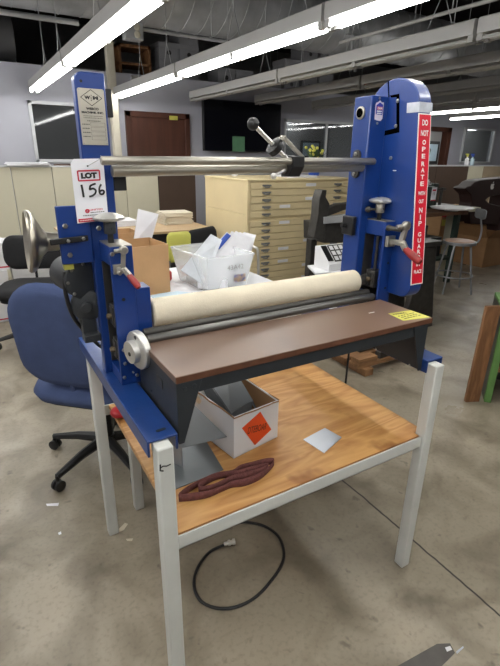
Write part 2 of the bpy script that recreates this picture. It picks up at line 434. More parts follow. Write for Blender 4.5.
for f_ in (.3, .72): MB().lathe([(.04, 0), (.032, .006), (.015, .008)], (eb0.x * .35 + eb1.x * .65, 6.15, eb0.z + f_ * (eb1.z - eb0.z)), (0, -1, 0)).build('knockout', POSTM, b)
MB().cyl((eb0.x + .1, 6.25, eb1.z), (eb0.x + .1, 6.25, 4.3), .01).build('conduit', GALV, b)
b = thing('emergency_light', 'small twin-head emergency light high on the wall above the door', 'emergency light', (2.5, WY, 2.46))
MB().box(2.42, 2.58, WY - .06, WY, 2.5, 2.58).build('body', WALLG, b, bevel=.008)
for dx in (-.038, .038): MB().lathe([(.02, -.03), (.045, 0), (.045, .03)], (2.5 + dx, WY - .07, 2.47), (0, -1, -.2)).build('lamp_head', WALLG, b)

# hanging strip lights --------------------------------------------------
def strip(x, y0, y1, z, lit, label, group):
    o = thing('strip_light', label, 'ceiling light', (x, (y0 + y1) / 2, z), group)
    h = MB().prism([(x - .055, z + .13), (x + .055, z + .13), (x + .065, z + .12), (x + .065, z + .034), (x - .065, z + .034), (x - .065, z + .12)], y0 + .01, y1 - .01)
    h.build('housing', FIXT, o)
    for dx in (-.038, .038):
        MB().cyl((x + dx, y0 + .05, z + .008), (x + dx, y1 - .05, z + .008), .0135, n=8).build('tube', LIT if lit else TUBEOFF, o)
    for yy in (y0 + .03, y1 - .03, (y0 + y1) / 2):
        for dx in (-.038, .038): MB().box(x + dx - .018, x + dx + .018, yy - .02, yy + .02, z - .008, z + .034).build('lamp_holder', FIXT, o)
    for yy in (y0 + .35, y0 + 1.25):
        MB().tube([(x, yy - .12, z + .12), (x, yy, z + .37), (x, yy + .12, z + .12)], .004, 5).cyl((x, yy, z + .365), (x, yy, 4.3), .004, n=5).build('hanger_chain', GALV, o)
    return o
FZ = 2.245
segs = [(5.05, 7.42), (2.66, 5.04), (.27, 2.65), (-2.12, .26)]
nm = ['far end of its row', 'second from the wall', 'third from the wall', 'nearest the camera']
rows = [(1.03, 1, 'bright strip light above the left of the press'), (2.14, 1, 'bright strip light above the middle of the press'), (3.2, 0, 'unlit strip light just right of the bright middle row'), (4.22, 0, 'unlit strip light behind the top of the blue guard'), (5.42, 0, 'unlit strip light low right of the blue guard'), (6.5, 0, 'unlit strip light farthest right of the guard')]
for x, lit, t in rows:
    sh = {1.03: 0, 2.14: 0, 3.2: -.3, 4.22: -.5}.get(x, -.4)
    for (a, b), w in zip(segs, nm):
        strip(x, a + sh, b + sh, FZ, lit, t + ', ' + w, 'hanging strip lights')
for x, a, b, t in ((7.65, 4.3, 6.7, 'glowing strip light right of the red sign, longer upper streak'), (9.05, 4.65, 7.06, 'glowing strip light at far right, lower streak over the window'), (9.05, 2.2, 4.6, 'glowing strip light at far right, nearer end of its row'),
                   (-.05, 5.05, 7.42, 'lit strip light out at the left, far end'), (-.05, 2.66, 5.04, 'lit strip light out at the left, middle'), (-.05, .27, 2.65, 'lit strip light left of the camera'), (-.05, -2.12, .26, 'lit strip light behind the camera at left'),
                   (-1.2, .27, 2.65, 'lit strip light farther left of the camera'), (-1.2, -2.12, .26, 'lit strip light behind the camera at far left'), (-1.2, 2.66, 5.04, 'lit strip light at far left, middle')):
    strip(x, a, b, FZ, 1, t, 'hanging strip lights')
for x, y, t in ((6.0, 8.9, 'lit strip light inside the office, nearer one'), (6.9, 10.0, 'lit strip light inside the office, farther one'), (10.9, 8.6, 'added strip light brightening the room beyond the brown door frame'), (12.9, 8.6, 'added strip light brightening the room behind the right window')):  # the two in the right-hand room are added to brighten its interior
    strip(x, y - .8, y + .8, 2.25, 1, t, 'hanging strip lights')

# storage boxes on top of the offices -----------------------------------
ARCH = M('grey_archive_card', '#7f7f83', .8, 0, .06, 8)
bx = [(2.98, 0, .3), (2.98, .26, .3), (3.32, 0, .3), (3.32, .26, .3), (3.32, .52, .3), (4.0, 0, .3), (4.35, 0, .3), (4.95, 0, .36), (5.35, 0, .36), (5.75, 0, .36), (6.15, 0, .36), (5.35, .29, .36), (5.75, .29, .36), (6.15, .29, .36), (5.75, .58, .36), (6.15, .58, .36)]
first = None
rowname = {0: 'bottom row', .26: 'second layer', .29: 'second layer', .52: 'top layer', .58: 'top layer'}
for k, (x, dz, w) in enumerate(bx):
    lb = 'grey archive box in the loft, %s, number %d from the left' % (rowname[dz], 1 + sorted({q[0] for q in bx if q[1] == dz}).index(x))
    if first is None:
        first = thing('archive_box', lb, 'box', (0, 0, 0), 'archive boxes in the loft', True)
        MB().box(0, .33, 0, .4, 0, .2).build('body', ARCH, first, bevel=.004)
        MB().box(-.006, .336, -.006, .406, .19, .26).build('lid', ARCH, first, bevel=.004)
        MB().lathe([(.035, 0), (.03, .001)], (.165, -.001, .12), (0, -1, 0)).build('hand_hole', BLACK, first)
        first.location = (x, 7.85, 2.6 + dz * .98)
    else: dup(first, (x, 7.85, 2.6 + {0: 0, .26: .262, .29: .262, .52: .524, .58: .524}[dz]), 0, lb)
first.location.z = 2.6
q = MB().box(2.32, 2.36, 7.8, 8.2, 2.6, 3.02).box(2.78, 2.82, 7.8, 8.2, 2.6, 3.02).box(2.32, 2.82, 7.8, 8.2, 2.98, 3.02).box(2.32, 2.82, 7.8, 8.2, 2.75, 2.78)
tag(q.build('wooden_crate', OLDW, org=(2.57, 8, 2.6)), 'open wooden crate in the dark loft left of the archive boxes', 'crate')

# ------------------------------------------------------------------ work table
T = thing('work_table', 'pale grey steel work table with plywood shelf under the blue press', 'table', (.765, 1.24, 0))
X0, X1, Y0, Y1 = .275, 1.216, .862, 1.60
legs = []
for lx, ly, h in ((X0, Y0, .871), (X1, Y0 - .009, .868), (X0, Y1 - .02, .83), (X1, Y1 - .02, .83)):
    legs.append(MB().box(lx, lx + .04, ly, ly + .04, 0, h).build('leg', LEG, T, bevel=.004))
MB().tube([(X0 + .004, Y0 - .0005, .823), (X0 + .012, Y0 - .0005, .825), (X0 + .02, Y0 - .0005, .822), (X0 + .03, Y0 - .0005, .824)], .0016, 5).tube([(X0 + .005, Y0 - .0005, .832), (X0 + .004, Y0 - .0005, .815), (X0 + .011, Y0 - .0005, .812)], .002, 5).build('scuff_mark', SCUFF, legs[0])
r = MB().box(X0 + .04, X1, Y0 + .002, Y0 + .008, .555, .597).box(X0 + .04, X1, Y0 + .002, Y0 + .036, .555, .56)
r.build('shelf_rail', LEG, T, bevel=.0015)
MB().box(X0 + .04, X1, Y1 + .01, Y1 + .016, .555, .597).build('shelf_rail', LEG, T)
MB().box(X1 + .033, X1 + .039, Y0 + .04, Y1 - .02, .555, .58).build('shelf_rail', LEG, T)
sh = [(X0 + .044, Y0 + .012), (X1 - .004, Y0 + .012), (X1 - .004, Y0 + .034), (X1 + .038, Y0 + .034), (X1 + .038, Y1 - .025), (X1 - .004, Y1 - .025), (X1 - .004, Y1 + .009), (X0 + .06, Y1 + .009), (X0 + .052, Y0 + .05)]
s_ = MB().prism(sh, .581, .599, 'z').build('plywood_shelf', PLY, T, bevel=.001)
MB().box(X0 + .045, X1 - .005, Y0 + .0085, Y0 + .0115, .5975, .5985).build('shelf_edge', PLYEDGE, s_)

# ------------------------------------------------------------------ the blue press
PR = thing('roller_press', 'blue floor-standing roller press with cream canvas roller and brown feed board', 'machine', (.77, 1.25, .84))
def part(mb, name, mat, bevel=0, parent=PR, **k): return mb.build(name, mat, parent, bevel=bevel, **k)
# base channels (open downwards, over the table legs)
def channel(x0, x1, y0, y1, zt, h=.044, t=.006):
    return MB().prism([(x0, zt - h), (x0, zt), (x1, zt), (x1, zt - h), (x1 - t, zt - h), (x1 - t, zt - t), (x0 + t, zt - t), (x0 + t, zt - h)], y0, y1)
cl = part(channel(.262, .338, .892, 1.64, .88), 'base_channel', BLUE2, .002)
part(MB().prism(arc(0, 0, .005, 90, 270, 6) + arc(.016, 0, .005, -90, 90, 6), 0, .0008, 'z', Matrix.Translation((.3, .925, .88)) @ Matrix.Rotation(.1, 4, 'Z')), 'slot', BLACK, 0, cl)
part(channel(1.21, 1.286, .886, 1.64, .877), 'base_channel', BLUE2, .002)
# left column
lc = [(.273, .88), (.347, .88), (.347, 1.683)] + arc(.293, 1.663, .02, 90, 180, 5)
lcol = part(MB().prism(lc, 1.298, 1.332), 'side_column', BLUE, .003)
part(MB().lathe([(.0035, 0), (.0035, .001)], (.289, 1.298, 1.662), (0, -1, 0), 10), 'bolt_hole', BLACK, 0, lcol)
part(MB().box(.347, .382, 1.30, 1.33, 1.405, 1.468), 'rear_bracket', BLACK, .002)
part(MB().box(.347, .362, 1.30, 1.33, 1.585, 1.65), 'rear_bracket', BLACK, .002)
# maker's plate on the left column
YP = 1.2605
np_ = part(MB().prism([(.2825, 1.485), (.3385, 1.485), (.3385, 1.632), (.3360, 1.636), (.2850, 1.636), (.2825, 1.632)], 1.2952, 1.2978), 'maker_plate', PLATE, .0004, lcol)
t = MB(); UX = (1, 0, 0); UZ = (0, 0, 1); yp = 1.2950
cxp = .3105
def T1(s, z, w, h, bold=.01, x=cxp): t.text(s, (x, yp, z), UX, UZ, w, h, bold=bold)
for a, b in (((0, .021), (.0225, 0)), ((.0225, 0), (0, -.021)), ((0, -.021), (-.0225, 0)), ((-.0225, 0), (0, .021))):
    t.rod((cxp + a[0], yp, 1.612 + a[1]), (cxp + b[0], yp, 1.612 + b[1]), .0004, .0014)
T1('W', 1.612, .0125, .0095, .07, cxp - .0085); T1('M', 1.612, .0115, .0095, .07, cxp + .0088)
T1('2', 1.6175, .003, .004, .03, cxp); T1('E', 1.611, .003, .0045, .03, cxp); T1('P', 1.605, .003, .004, .03, cxp)
T1('WESCO', 1.583, .027, .0068, .06); T1('MACHINE, INC.', 1.5725, .047, .0068, .06)
np_l = t.build('lettering', INK, np_)
t = MB()
def dashes(mb, x0, x1, z, y, h=.0016):
    x = x0
    while x < x1:
        w = random.uniform(.0012, .0045); mb.box(x, min(x + w, x1), y - .0003, y, z - h / 2, z + h / 2); x += w + .0009
for z in (1.5635, 1.5585): dashes(t, .2900, .3310, z, yp)
dashes(t, .2970, .3260, 1.5505, yp, .0025)
for z in (1.541, 1.530, 1.519, 1.508):
    dashes(t, .2855, .3015, z, yp, .0028)
for z in (1.541, 1.5285, 1.516, 1.5035):
    t.box(.3035, .3350, yp - .0003, yp, z + .0048, z + .0053).box(.3035, .3350, yp - .0003, yp, z - .0046, z - .0041).box(.3035, .3040, yp - .0003, yp, z - .0046, z + .0053).box(.3345, .3350, yp - .0003, yp, z - .0046, z + .0053)
t.build('small_print', INKG, np_)
part(MB().bolts([(.2855, 1.2952, 1.632), (.3355, 1.2952, 1.632), (.2855, 1.2952, 1.489), (.3355, 1.2952, 1.489)], (0, -1, 0), .0018, .0012, 8), 'rivet', BOLT, 0, np_)

za, zb_ = P('y', 1.295, 95, 145).z, P('y', 1.295, 91, 88.5).z
xa_, xb_ = P('y', 1.295, 83, 145).x, P('y', 1.295, 108.5, 145).x
for ch_ in [np_] + list(np_.children):
    for v in ch_.data.vertices:
        wx, wz = v.co.x + .77, v.co.z + .84
        v.co.x = xa_ + (wx - .2825) * (xb_ - xa_) / .056 - .77; v.co.z = za + (wz - 1.485) * (zb_ - za) / .151 - .84
# bearing housings -------------------------------------------------------
def housing(x0, x1, yf, zt, zb, yb):
    w = MB().box(x0, x1, yf, yf + .01, zb, zt)                    # front plate
    w.box(x0, x1, yf + .01, yb, zt - .05, zt)                  # bridge
    w.box(x0, x1, yf + .01, yb, zb, zb + .035)                 # foot
    w.box(x1 - .006, x1, yf + .01, yb, zb + .035, zt - .05)    # web
    return part(w, 'bearing_housing', BLUE, .0015)
hl = housing(.293, .353, 1.196, 1.275, .88, 1.298)
hr = housing(1.243, 1.303, 1.166, 1.288, .877, 1.262)
part(MB().box(.353, .395, 1.2, 1.262, .88, 1.158), 'inner_side_plate', BLUE, .002)
part(MB().box(1.205, 1.243, 1.215, 1.262, .877, 1.03), 'inner_side_plate', BLUE, .002)
part(MB().box(.2935, .346, 1.2945, 1.2975, .92, 1.22).box(.344, .3465, 1.21, 1.295, .92, 1.22), 'opening_shade_plate', DARKST, 0, hl)  # dark plates added as painted shade, so both housing openings look deeper
part(MB().box(1.2435, 1.296, 1.2585, 1.2615, .92, 1.235).box(1.293, 1.2965, 1.18, 1.26, .92, 1.235), 'opening_shade_plate', DARKST, 0, hr)
part(MB().box(.2935, .3525, 1.197, 1.297, 1.2752, 1.2775), 'wear_strip', STEEL, 0, hl)
part(MB().box(1.2435, 1.3025, 1.167, 1.26, 1.2882, 1.2905), 'wear_strip', STEEL, 0, hr)
part(MB().bolts([P('y', 1.196, 80 + a / 5, 290 + b / 5) for a, b in ((218, 300), (225, 367), (270, 357), (222, 437), (285, 424))], (0, -1, 0), .0055, .005), 'bolt', BOLT, 0, hl)
part(MB().lathe([(.005, 0), (.005, .0008)], P('y', 1.1955, 123.6, 299.5), (0, -1, 0), 12), 'bolt_hole', BLACK, 0, hl)
part(MB().bolts([P('y', 1.196, 112, 254)], (0, -1, 0), .006, .006), 'bolt', BOLT, 0, hl)
part(MB().lathe([(.0045, 0), (.0045, .0008)], P('y', 1.166, 388, 263), (0, -1, 0), 12).lathe([(.0045, 0), (.0045, .0008)], P('y', 1.166, 385, 288), (0, -1, 0), 12), 'bolt_hole', BLACK, 0, hr)
for xa, yb in ((.297, 1.225), (1.246, 1.195)):
    for z in (1.075, .975):
        b = part(MB().box(xa, xa + .045, yb, yb + .045, z - .032, z + .032).box(xa - .004, xa + .003, yb + .008, yb + .038, z - .026, z + .026), 'bearing_block', DARKST, .002)
        part(MB().bolts([(xa - .004, yb + .022, z)], (-1, 0, 0), .009, .012), 'hex_nut', BRASS, 0, b)
    part(MB().cyl((xa + .02, yb + .022, 1.1), (xa + .02, yb + .022, 1.23), .006), 'adjusting_screw', DARKST)
# hand screws on top
for (kx, ky, zt) in ((.313, 1.25, 1.2775), (1.262, 1.22, 1.2905)):
    s1 = part(MB().cyl((kx, ky, zt), (kx, ky, zt + .03), .008), 'hand_screw', BLACK)
    part(MB().lathe([(.0145, .024), (.0155, .027), (.0155, .052), (.013, .056)], (kx, ky, zt)), 'collar', MOTOR if kx < 1 else STEEL, 0, s1)
    part(MB().lathe([(.012, .054), (.032, .058), (.038, .062), (.0385, .066), (.031, .071), (.016, .076), (.003, .078)], (kx, ky, zt), n=48, lobes=7, amp=.09), 'lobed_knob', CHROME, 0, s1)
    part(MB().lathe([(.0025, 0), (.0025, .001)], (kx, ky - .0156, zt + .038), (0, -1, 0), 8), 'set_screw', BLACK, 0, s1)
part(MB().cyl((1.228, 1.24, 1.325), (1.262, 1.22, 1.325), .004).sphere((1.226, 1.241, 1.325), .011), 'locking_bolt', DARKST)
# toggle clamps
def clamp(base, eye, piv, g0_, g1_, sc, ax):
    # ax: the way the clamp plate faces
    base, eye, piv, g0_, g1_ = map(V, (base, eye, piv, g0_, g1_))
    a = MB(); q = V(ax).to_track_quat('Z', 'Y').to_matrix().to_4x4()
    a.box(-.014 * sc, .014 * sc, -.015 * sc, .015 * sc, -.004, .008 * sc, Matrix.Translation(base) @ q)
    a.rod(base, piv, .017 * sc, .013 * sc).rod(piv, eye, .010 * sc, .014 * sc).rod(piv + V((0, -.006, .004)), piv.lerp(g0_, 1.15), .012 * sc, .015 * sc)
    a.lathe([(.010 * sc, -.009), (.013 * sc, -.007), (.013 * sc, .007), (.010 * sc, .009)], eye, ax, 16)
    a.lathe([(.007 * sc, -.012), (.007 * sc, .014)], piv, (0, -1, .2), 12).cyl(base + V((0, -.01, -.008)), base + V((0, -.022, -.008)), .006 * sc)
    a.cyl(eye, eye + V((-.024 * sc, .012, -.004)), .0065 * sc)
    c = part(a, 'toggle_clamp', ZINC, .001)
    g = MB(); d = (g1_ - g0_)
    g.tube([g0_, g0_ + d * .12, g0_ + d * .45, g0_ + d * .8, g0_ + d * .96, g1_], [.0075 * sc, .0095 * sc, .011 * sc, .0105 * sc, .008 * sc, .003 * sc], 14)
    lab(part(g, 'grip', REDGRIP, 0, c), 'worn red rubber grip')
clamp(P('y', 1.196, 117.5, 269), P('y', 1.178, 123.5, 250), P('y', 1.18, 123, 270), P('y', 1.163, 129, 275), P('y', 1.13, 139.5, 288), .85, (0, -1, 0))
clamp(P('x', 1.262, 389.5, 241), P('x', 1.262, 406, 226), P('x', 1.262, 401, 243), P('x', 1.265, 405, 249), P('x', 1.27, 421, 263), 1.25, (0, -1, 0))
part(MB().cyl(P('x', 1.25, 389, 228), P('x', 1.255, 402, 230), .008).sphere(P('x', 1.25, 389, 228), .011), 'stop_bolt', DARKST)
# rollers
def roller(x0, x1, y, z, r, name, mat, n=28, z1=None):
    return part(MB().lathe([(r * .93, 0), (r, .004), (r, V((x1 - x0, 0, (z1 or z) - z)).length - .004), (r * .93, V((x1 - x0, 0, (z1 or z) - z)).length)], (x0, y, z), (x1 - x0, 0, (z1 or z) - z), n), name, mat)
cr = roller(.402, 1.185, 1.235, 1.069, .042, 'canvas_roller', CANVAS, 40)
part(MB().lathe([(.024, 0), (.024, .02), (.017, .02), (.017, .05), (.022, .05), (.022, .07)], (1.185, 1.235, 1.069), (1, 0, 0)), 'roller_journal', DARKST, 0, cr)
roller(.36, 1.2, 1.176, 1.035, .0125, 'nip_roller', DARKST, z1=1.04)
roller(.36, 1.195, 1.146, 1.026, .0125, 'pressure_bar', M('grey_bar_steel', '#6e6d6a', .36, .8, .15, 30, stretch=(.2, 4, 4)), z1=1.032)
hub = part(MB().lathe([(.031, 0), (.032, .002), (.032, .016), (.051, .019), (.054, .022), (.054, .036), (.05, .04), (.02, .042), (.02, .05)], (.304, 1.133, 1.004), (1, .2, .03), 36), 'hand_hub', M('cast_aluminium', '#c9c8c4', .36, .7, .1, 20))
part(MB().lathe([(.006, -.001), (.006, .002)], (.304, 1.132, 1.0), (1, .2, .03), 12), 'bore', BLACK, 0, hub)
part(MB().lathe([(.006, -.001), (.006, .002)], (.322, 1.128, 1.045), (1, .2, .03), 12), 'bore', BLACK, 0, hub)
part(MB().bolts([P('x', .322, 133, 372)], (0, -1, 0), .003, .006).box(.352, .356, 1.19, 1.196, .93, .95), 'grub_screw', BOLT)
# feed board
fb = part(MB().box(.344, 1.224, .905, 1.135, 1.002, 1.02), 'feed_board', BOARDTOP, .0012)
part(MB().box(.345, 1.225, .9042, .905, 1.003, 1.0185), 'board_edge', BOARDEDGE, 0, fb)
part(MB().box(.352, 1.203, .909, .914, .966, 1.002).box(.352, 1.203, .909, .94, .998, 1.002), 'apron', APRON, .001)
gz = .838
for xa, sgn in ((.345, 1), (1.2085, -1)):
    g = MB().box(min(xa, xa + sgn * .005), max(xa, xa + sgn * .005), .908, 1.19 if sgn > 0 else 1.27, gz, 1.002)
    poly = [(xa, 1.002), (xa + sgn * .066, 1.002), (xa + sgn * .062, .99), (xa + sgn * .014, gz), (xa, gz)]
    g.prism(poly, .905, .909)
    gg = part(g, 'support_gusset', APRON, .0008)
    bl = MB()
    if sgn > 0:
        bl.bolts([(xa - .0002, 1.09, .9), ], (-1, 0, 0), .003, .002).bolts([(xa + .02, .905, .985), (xa + .045, .905, .987)], (0, -1, 0), .006, .002, 12)
        part(MB().box(xa - .0015, xa, 1.0, 1.045, .945, .97), 'metal_tag', DARKST, .0004, gg)
        part(bl, 'rivet', APRON, 0, gg)
    else:
        [part(MB().bolts([P('x', 1.2033, *q_)], (-1, 0, 0), .004, .003), 'rivet', BOLT, 0, gg) for q_ in ((409.5, 365), (376, 349))]
yl = MB().prism([(1.118, .93), (1.222, .912), (1.222, .992), (1.128, 1.003)], 1.02, 1.0206, 'z')
yl = part(yl, 'warning_label', YELLOW, 0, fb)
t = MB().text('WARNING', (1.158, .985, 1.0206), (1, -.14, 0), (0, 1, 0), .055, .014, bold=.03)
for yy in (.965, .952, .939): 
    for xx in range(6): t.box(1.135 + xx * .013, 1.135 + xx * .013 + random.uniform(.006, .011), yy, yy + .004, 1.0206, 1.0209)
t.build('lettering', INK, yl)
part(MB().box(1.075, 1.1, 1.035, 1.04, 1.02, 1.0204), 'paint_scratch', WHITE, 0, fb)
# right column
rc = part(MB().box(1.212, 1.29, 1.262, 1.345, .877, 1.69), 'side_column', BLUE, .004)
ph = P('x', 1.212, 361, 113)
part(MB().lathe([(.0205, 0), (.0205, .004), (.016, .006)], ph, (-1, 0, 0)), 'bushing', STEEL, 0, rc)
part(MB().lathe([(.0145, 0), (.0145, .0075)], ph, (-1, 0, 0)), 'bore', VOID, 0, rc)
b = P('x', 1.212, 357, 164)
br = part(MB().prism([(b.y + u, b.z + w) for u, w in arc(0, .03, .017, 0, 180, 8) + arc(0, -.03, .017, 180, 360, 8)], 1.203, 1.212, 'x'), 'bar_flange', DARKST, .001)
part(MB().bolts([(1.203, b.y, b.z + .033), (1.203, b.y, b.z - .033)], (-1, 0, 0), .007, .006), 'bolt', BOLT, 0, br)
sw = P('x', 1.212, 351, 224)
part(MB().box(1.192, 1.211, sw.y - .03, sw.y + .028, sw.z - .038, sw.z + .03), 'switch_box', BLACK, .004)
part(MB().cyl((1.175, sw.y + .01, sw.z - .005), (1.193, sw.y + .01, sw.z - .005), .008), 'switch_lever', BLACK)
# crest sticker
c = P('y', 1.2615, 379, 111.5); K_ = 1.3
stk = part(MB().prism([(c.x + u * K_, c.z + w * K_) for u, w in [(-.014, .016), (-.012, .02), (-.006, .0215), (0, .026), (.006, .0215), (.013, .022), (.014, .018), (.0145, -.016), (.008, -.022), (-.004, -.021), (-.013, -.019)]], 1.261, 1.262), 'crest_sticker', M('pale_sticker', '#cfc6d2', .5, 0, .05, 30), 0, rc)
part(MB().prism([(c.x + u * K_, c.z + w * K_) for u, w in [(-.0115, .014), (0, .021), (.012, .016), (.012, -.008), (-.0115, -.007)]], 1.2605, 1.261), 'blue_field', M('sticker_blue', '#31349a', .5), 0, stk)
part(MB().box(c.x - .011, c.x + .014, 1.260, 1.2605, c.z + .005, c.z + .0145), 'red_band', M('sticker_red', '#c0586a', .5), 0, stk)
t = MB()
dashes(t, c.x - .011, c.x + .012, c.z + .0005, 1.2603, .004); dashes(t, c.x - .011, c.x + .012, c.z - .006, 1.2603, .004)
t.text('DIAM', (c.x + .0015, 1.2598, c.z + .0098), UX, UZ, .02, .0065, bold=.02).build('lettering', WHITE, stk)
part(MB().bolts([(c.x - .003, 1.262, c.z + .04), (c.x - .003, 1.262, c.z - .037)], (0, -1, 0), .004, .003, 10), 'screw', BOLT, 0, rc)
# chain guard with rounded top (profile in the YZ plane)
gx0, gx1 = 1.288, 1.347
pf = [(1.345, 1.05), (1.345, 1.645)] + [(1.237 + .108 * math.cos(math.radians(a)), 1.655 + .088 * math.sin(math.radians(a))) for a in range(0, 181, 12)] + [(1.128, 1.64), (1.065, 1.10)] + arc(1.105, 1.072, .042, 180, 270, 5) + [(1.16, 1.03)]
gd = part(MB().prism(pf, gx0, gx1, 'x'), 'chain_guard', BLUE, .004)
# notch and seam on the guard's inner face
no = MB().prism([(1.262, 1.60), (1.215, 1.605), (1.205, 1.665), (1.262, 1.655)], gx0 - .0006, gx0 + .001, 'x')
a_ = [P('x', gx0, 340 + u / 5, 70 + w / 5) for u, w in ((222, 328), (297, 312), (297, 118), (250, 128), (258, 138), (283, 136), (282, 290), (222, 305))]
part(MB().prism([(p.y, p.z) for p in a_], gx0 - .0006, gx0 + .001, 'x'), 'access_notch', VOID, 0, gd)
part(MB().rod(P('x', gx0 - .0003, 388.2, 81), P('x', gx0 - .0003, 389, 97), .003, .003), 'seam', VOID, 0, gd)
[part(MB().bolts([P('x', gx0, *q_)], (-1, 0, 0), .006, .005, 10), 'bolt', BOLT, 0, gd) for q_ in ((396, 126), (391, 158), (398, 101))]
part(MB().box(gx0 - .0006, gx0, 1.19, 1.205, 1.455, 1.458), 'paint_scratch', WHITE, 0, gd)
# warning sign on the guard's front edge
def on_edge(x, s, off=.0):   # s: 0 at the bottom of the sloping front edge, 1 at its top
    a, b = V((0, 1.065, 1.10)), V((0, 1.128, 1.64)); p = a.lerp(b, s)
    return V((x, p.y - off, p.z))
sx0, sx1 = gx0 - .001, gx1 + .001
sgn = part(MB().quad(on_edge(sx0, -.035, .0012), on_edge(sx1, -.035, .0012), on_edge(sx1, .985, .0012), on_edge(sx0, .985, .0012), .001), 'warning_sign', WHITE, 0, gd)
part(MB().quad(on_edge(sx0 + .004, -.027, .0024), on_edge(sx1 - .004, -.027, .0024), on_edge(sx1 - .004, .978, .0024), on_edge(sx0 + .004, .978, .0024), .0008), 'red_field', REDSIGN, 0, sgn)
t = MB(); up = (on_edge(0, 1) - on_edge(0, 0)).normalized()
def ts(s, k, w, h): t.text(s, on_edge((sx0 + sx1) / 2, k, .0036), UX, up, w, h, bold=.035)
words = [('DO', .935, .027, .018), ('NOT', .877, .036, .018)]
words += [(ch, k, .017, .0145) for ch, k in zip('OPERATE', (.826, .788, .748, .704, .668, .628, .589))]
words += [('WITH', .533, .034, .0125), ('OUT', .485, .024, .0125)]
words += [(ch, k, w_, .0165) for ch, k, w_ in zip('NIP', (.432, .39, .352), (.017, .005, .017))]
words += [(ch, k, .017, .0145) for ch, k in zip('GUARD', (.285, .247, .211, .177, .144))]
words += [('IN', .098, .018, .0145), ('PLACE', .05, .038, .0135)]
words = [(a, b - .0, c, d) for a, b, c, d in words]
for w in words: ts(*w)
t.build('lettering', WHITE, sgn)
tp = MB().quad(on_edge(sx0 - .0005, .99, .003), on_edge(sx1 + .001, .99, .003), on_edge(sx1 + .001, 1.045, .003), on_edge(sx0 - .0005, 1.045, .003), .001)
e0, e1 = on_edge(gx0 - .0012, .99, .003), on_edge(gx0 - .0012, 1.045, .003)
tp.quad(e1, e0, e0 + V((0, .05, 0)), e1 + V((0, .05, .0)), .001)
part(tp, 'tape_strip', TAPE, 0, gd)
# tie bars
part(MB().lathe([(.009, 0), (.011, .003), (.011, .925), (.008, .93)], (.305, 1.243, 1.482), (1, 0, .003), 20), 'tie_bar', STEEL)
part(MB().cyl((.338, 1.272, 1.456), (1.206, 1.272, 1.466), .0145, n=20), 'tie_bar', STEEL)
# ball-ended stop lever clamped on the bars
g0 = [P('y', 1.243, *q) for q in ((253, 124), (275, 147), (281, 153), (291, 163))]
st = part(MB().cyl(g0[0], g0[3], .0062), 'stop_lever', CHROME)
part(MB().sphere(g0[0], .0175), 'ball_knob', BLACK, 0, st)
dv = (g0[3] - g0[0]).normalized()
part(MB().lathe([(.022, -.012), (.027, -.009), (.027, .009), (.022, .012)], g0[1], dv, 28), 'adjusting_disc', BLACK, 0, st)
cx = P('y', 1.243, 296, 165).x
part(MB().prism([(1.228, 1.498), (1.262, 1.5), (1.292, 1.478), (1.292, 1.436), (1.25, 1.438), (1.228, 1.468)], cx - .022, cx + .022, 'x'), 'bar_clamp', BLACK, .002, st)
part(MB().rod(P('y', 1.25, 283, 137), P('y', 1.25, 303, 158), .008, .012).rod(P('y', 1.25, 283, 137), P('y', 1.25, 276, 141), .008, .01).cyl(P('y', 1.25, 283, 139), P('y', 1.22, 283, 139), .005), 'link_arm', STEEL, .001, st)
pw = P('y', 1.22, 273, 176)
part(MB().lathe([(.005, 0), (.009, .002), (.009, .012), (.004, .014)], pw, (-.4, -1, 0), 16).cyl(pw, P('y', 1.243, 285, 170), .004), 'cam_roller', CHROME, 0, st)
# motor plate, motor, handwheel
mp = part(MB().box(.19, .272, 1.287, 1.297, 1.222, 1.372), 'motor_plate', BLUE, .002)
part(MB().bolts([P('y', 1.285, *q) for q in ((65, 226), (70, 255), (98.5, 228))], (0, -1, 0), .007, .006), 'bolt', BOLT, 0, mp)
arm = part(MB().rod(P('y', 1.27, 50, 242.5), P('y', 1.27, 88, 238), .008, .015), 'wheel_arm', BLACK, .002)
part(MB().bolts([P('y', 1.266, *q) for q in ((68.4, 241), (83.5, 238.5))], (0, -1, 0), .005, .004), 'bolt', BOLT, 0, arm)
wc = V((.117, 1.32, 1.283)); wa = V((1, -.02, -.06)).normalized()
hw = part(MB().lathe([(.026, .028), (.053, .013), (.066, .004), (.075, -.003), (.080, .002), (.079, .009), (.073, .016), (.06, .023), (.036, .036), (.025, .046), (.023, .075), (.018, .078)], wc, wa, 48), 'hand_wheel', WHEEL)
part(MB().cyl(wc + wa * .07, wc + wa * .12, .009), 'wheel_shaft', DARKST, 0, hw)
md = V((-.2, 1, .0)).normalized(); mo = V((.246, 1.33, 1.165))
mt = part(MB().lathe([(.04, 0), (.050, .005), (.051, .02), (.051, .12), (.044, .135), (.02, .14)], mo, md, 32), 'gear_motor', MOTOR)
part(MB().lathe([(.054, -.012), (.054, .006), (.042, .009), (.03, .009)], mo, -md, 28), 'flange', MOTOR, .001, mt)
fq = (-md).to_track_quat('Z', 'Y').to_matrix()
for k in range(8):
    part(MB().bolts([mo - md * .006 + fq @ V((.047 * math.cos(k * PI / 4), .047 * math.sin(k * PI / 4), 0))], -md, .005, .005), 'bolt', BOLT, 0, mt)
part(MB().lathe([(.03, 0), (.047, .01), (.047, .05), (.03, .06)], (.262, 1.375, 1.09), (-.3, -1, 0), 24).lathe([(.016, 0), (.016, .02)], (.246, 1.32, 1.09), (-.3, -1, 0), 12).box(.228, .268, 1.325, 1.39, 1.0, 1.10).box(.225, .272, 1.3, 1.34, .985, 1.008), 'gearbox', MOTOR, .003, mt)
part(MB().box(.195, .22, 1.298, 1.32, 1.205, 1.222), 'yellow_tag', YELLOW, .001, mt)
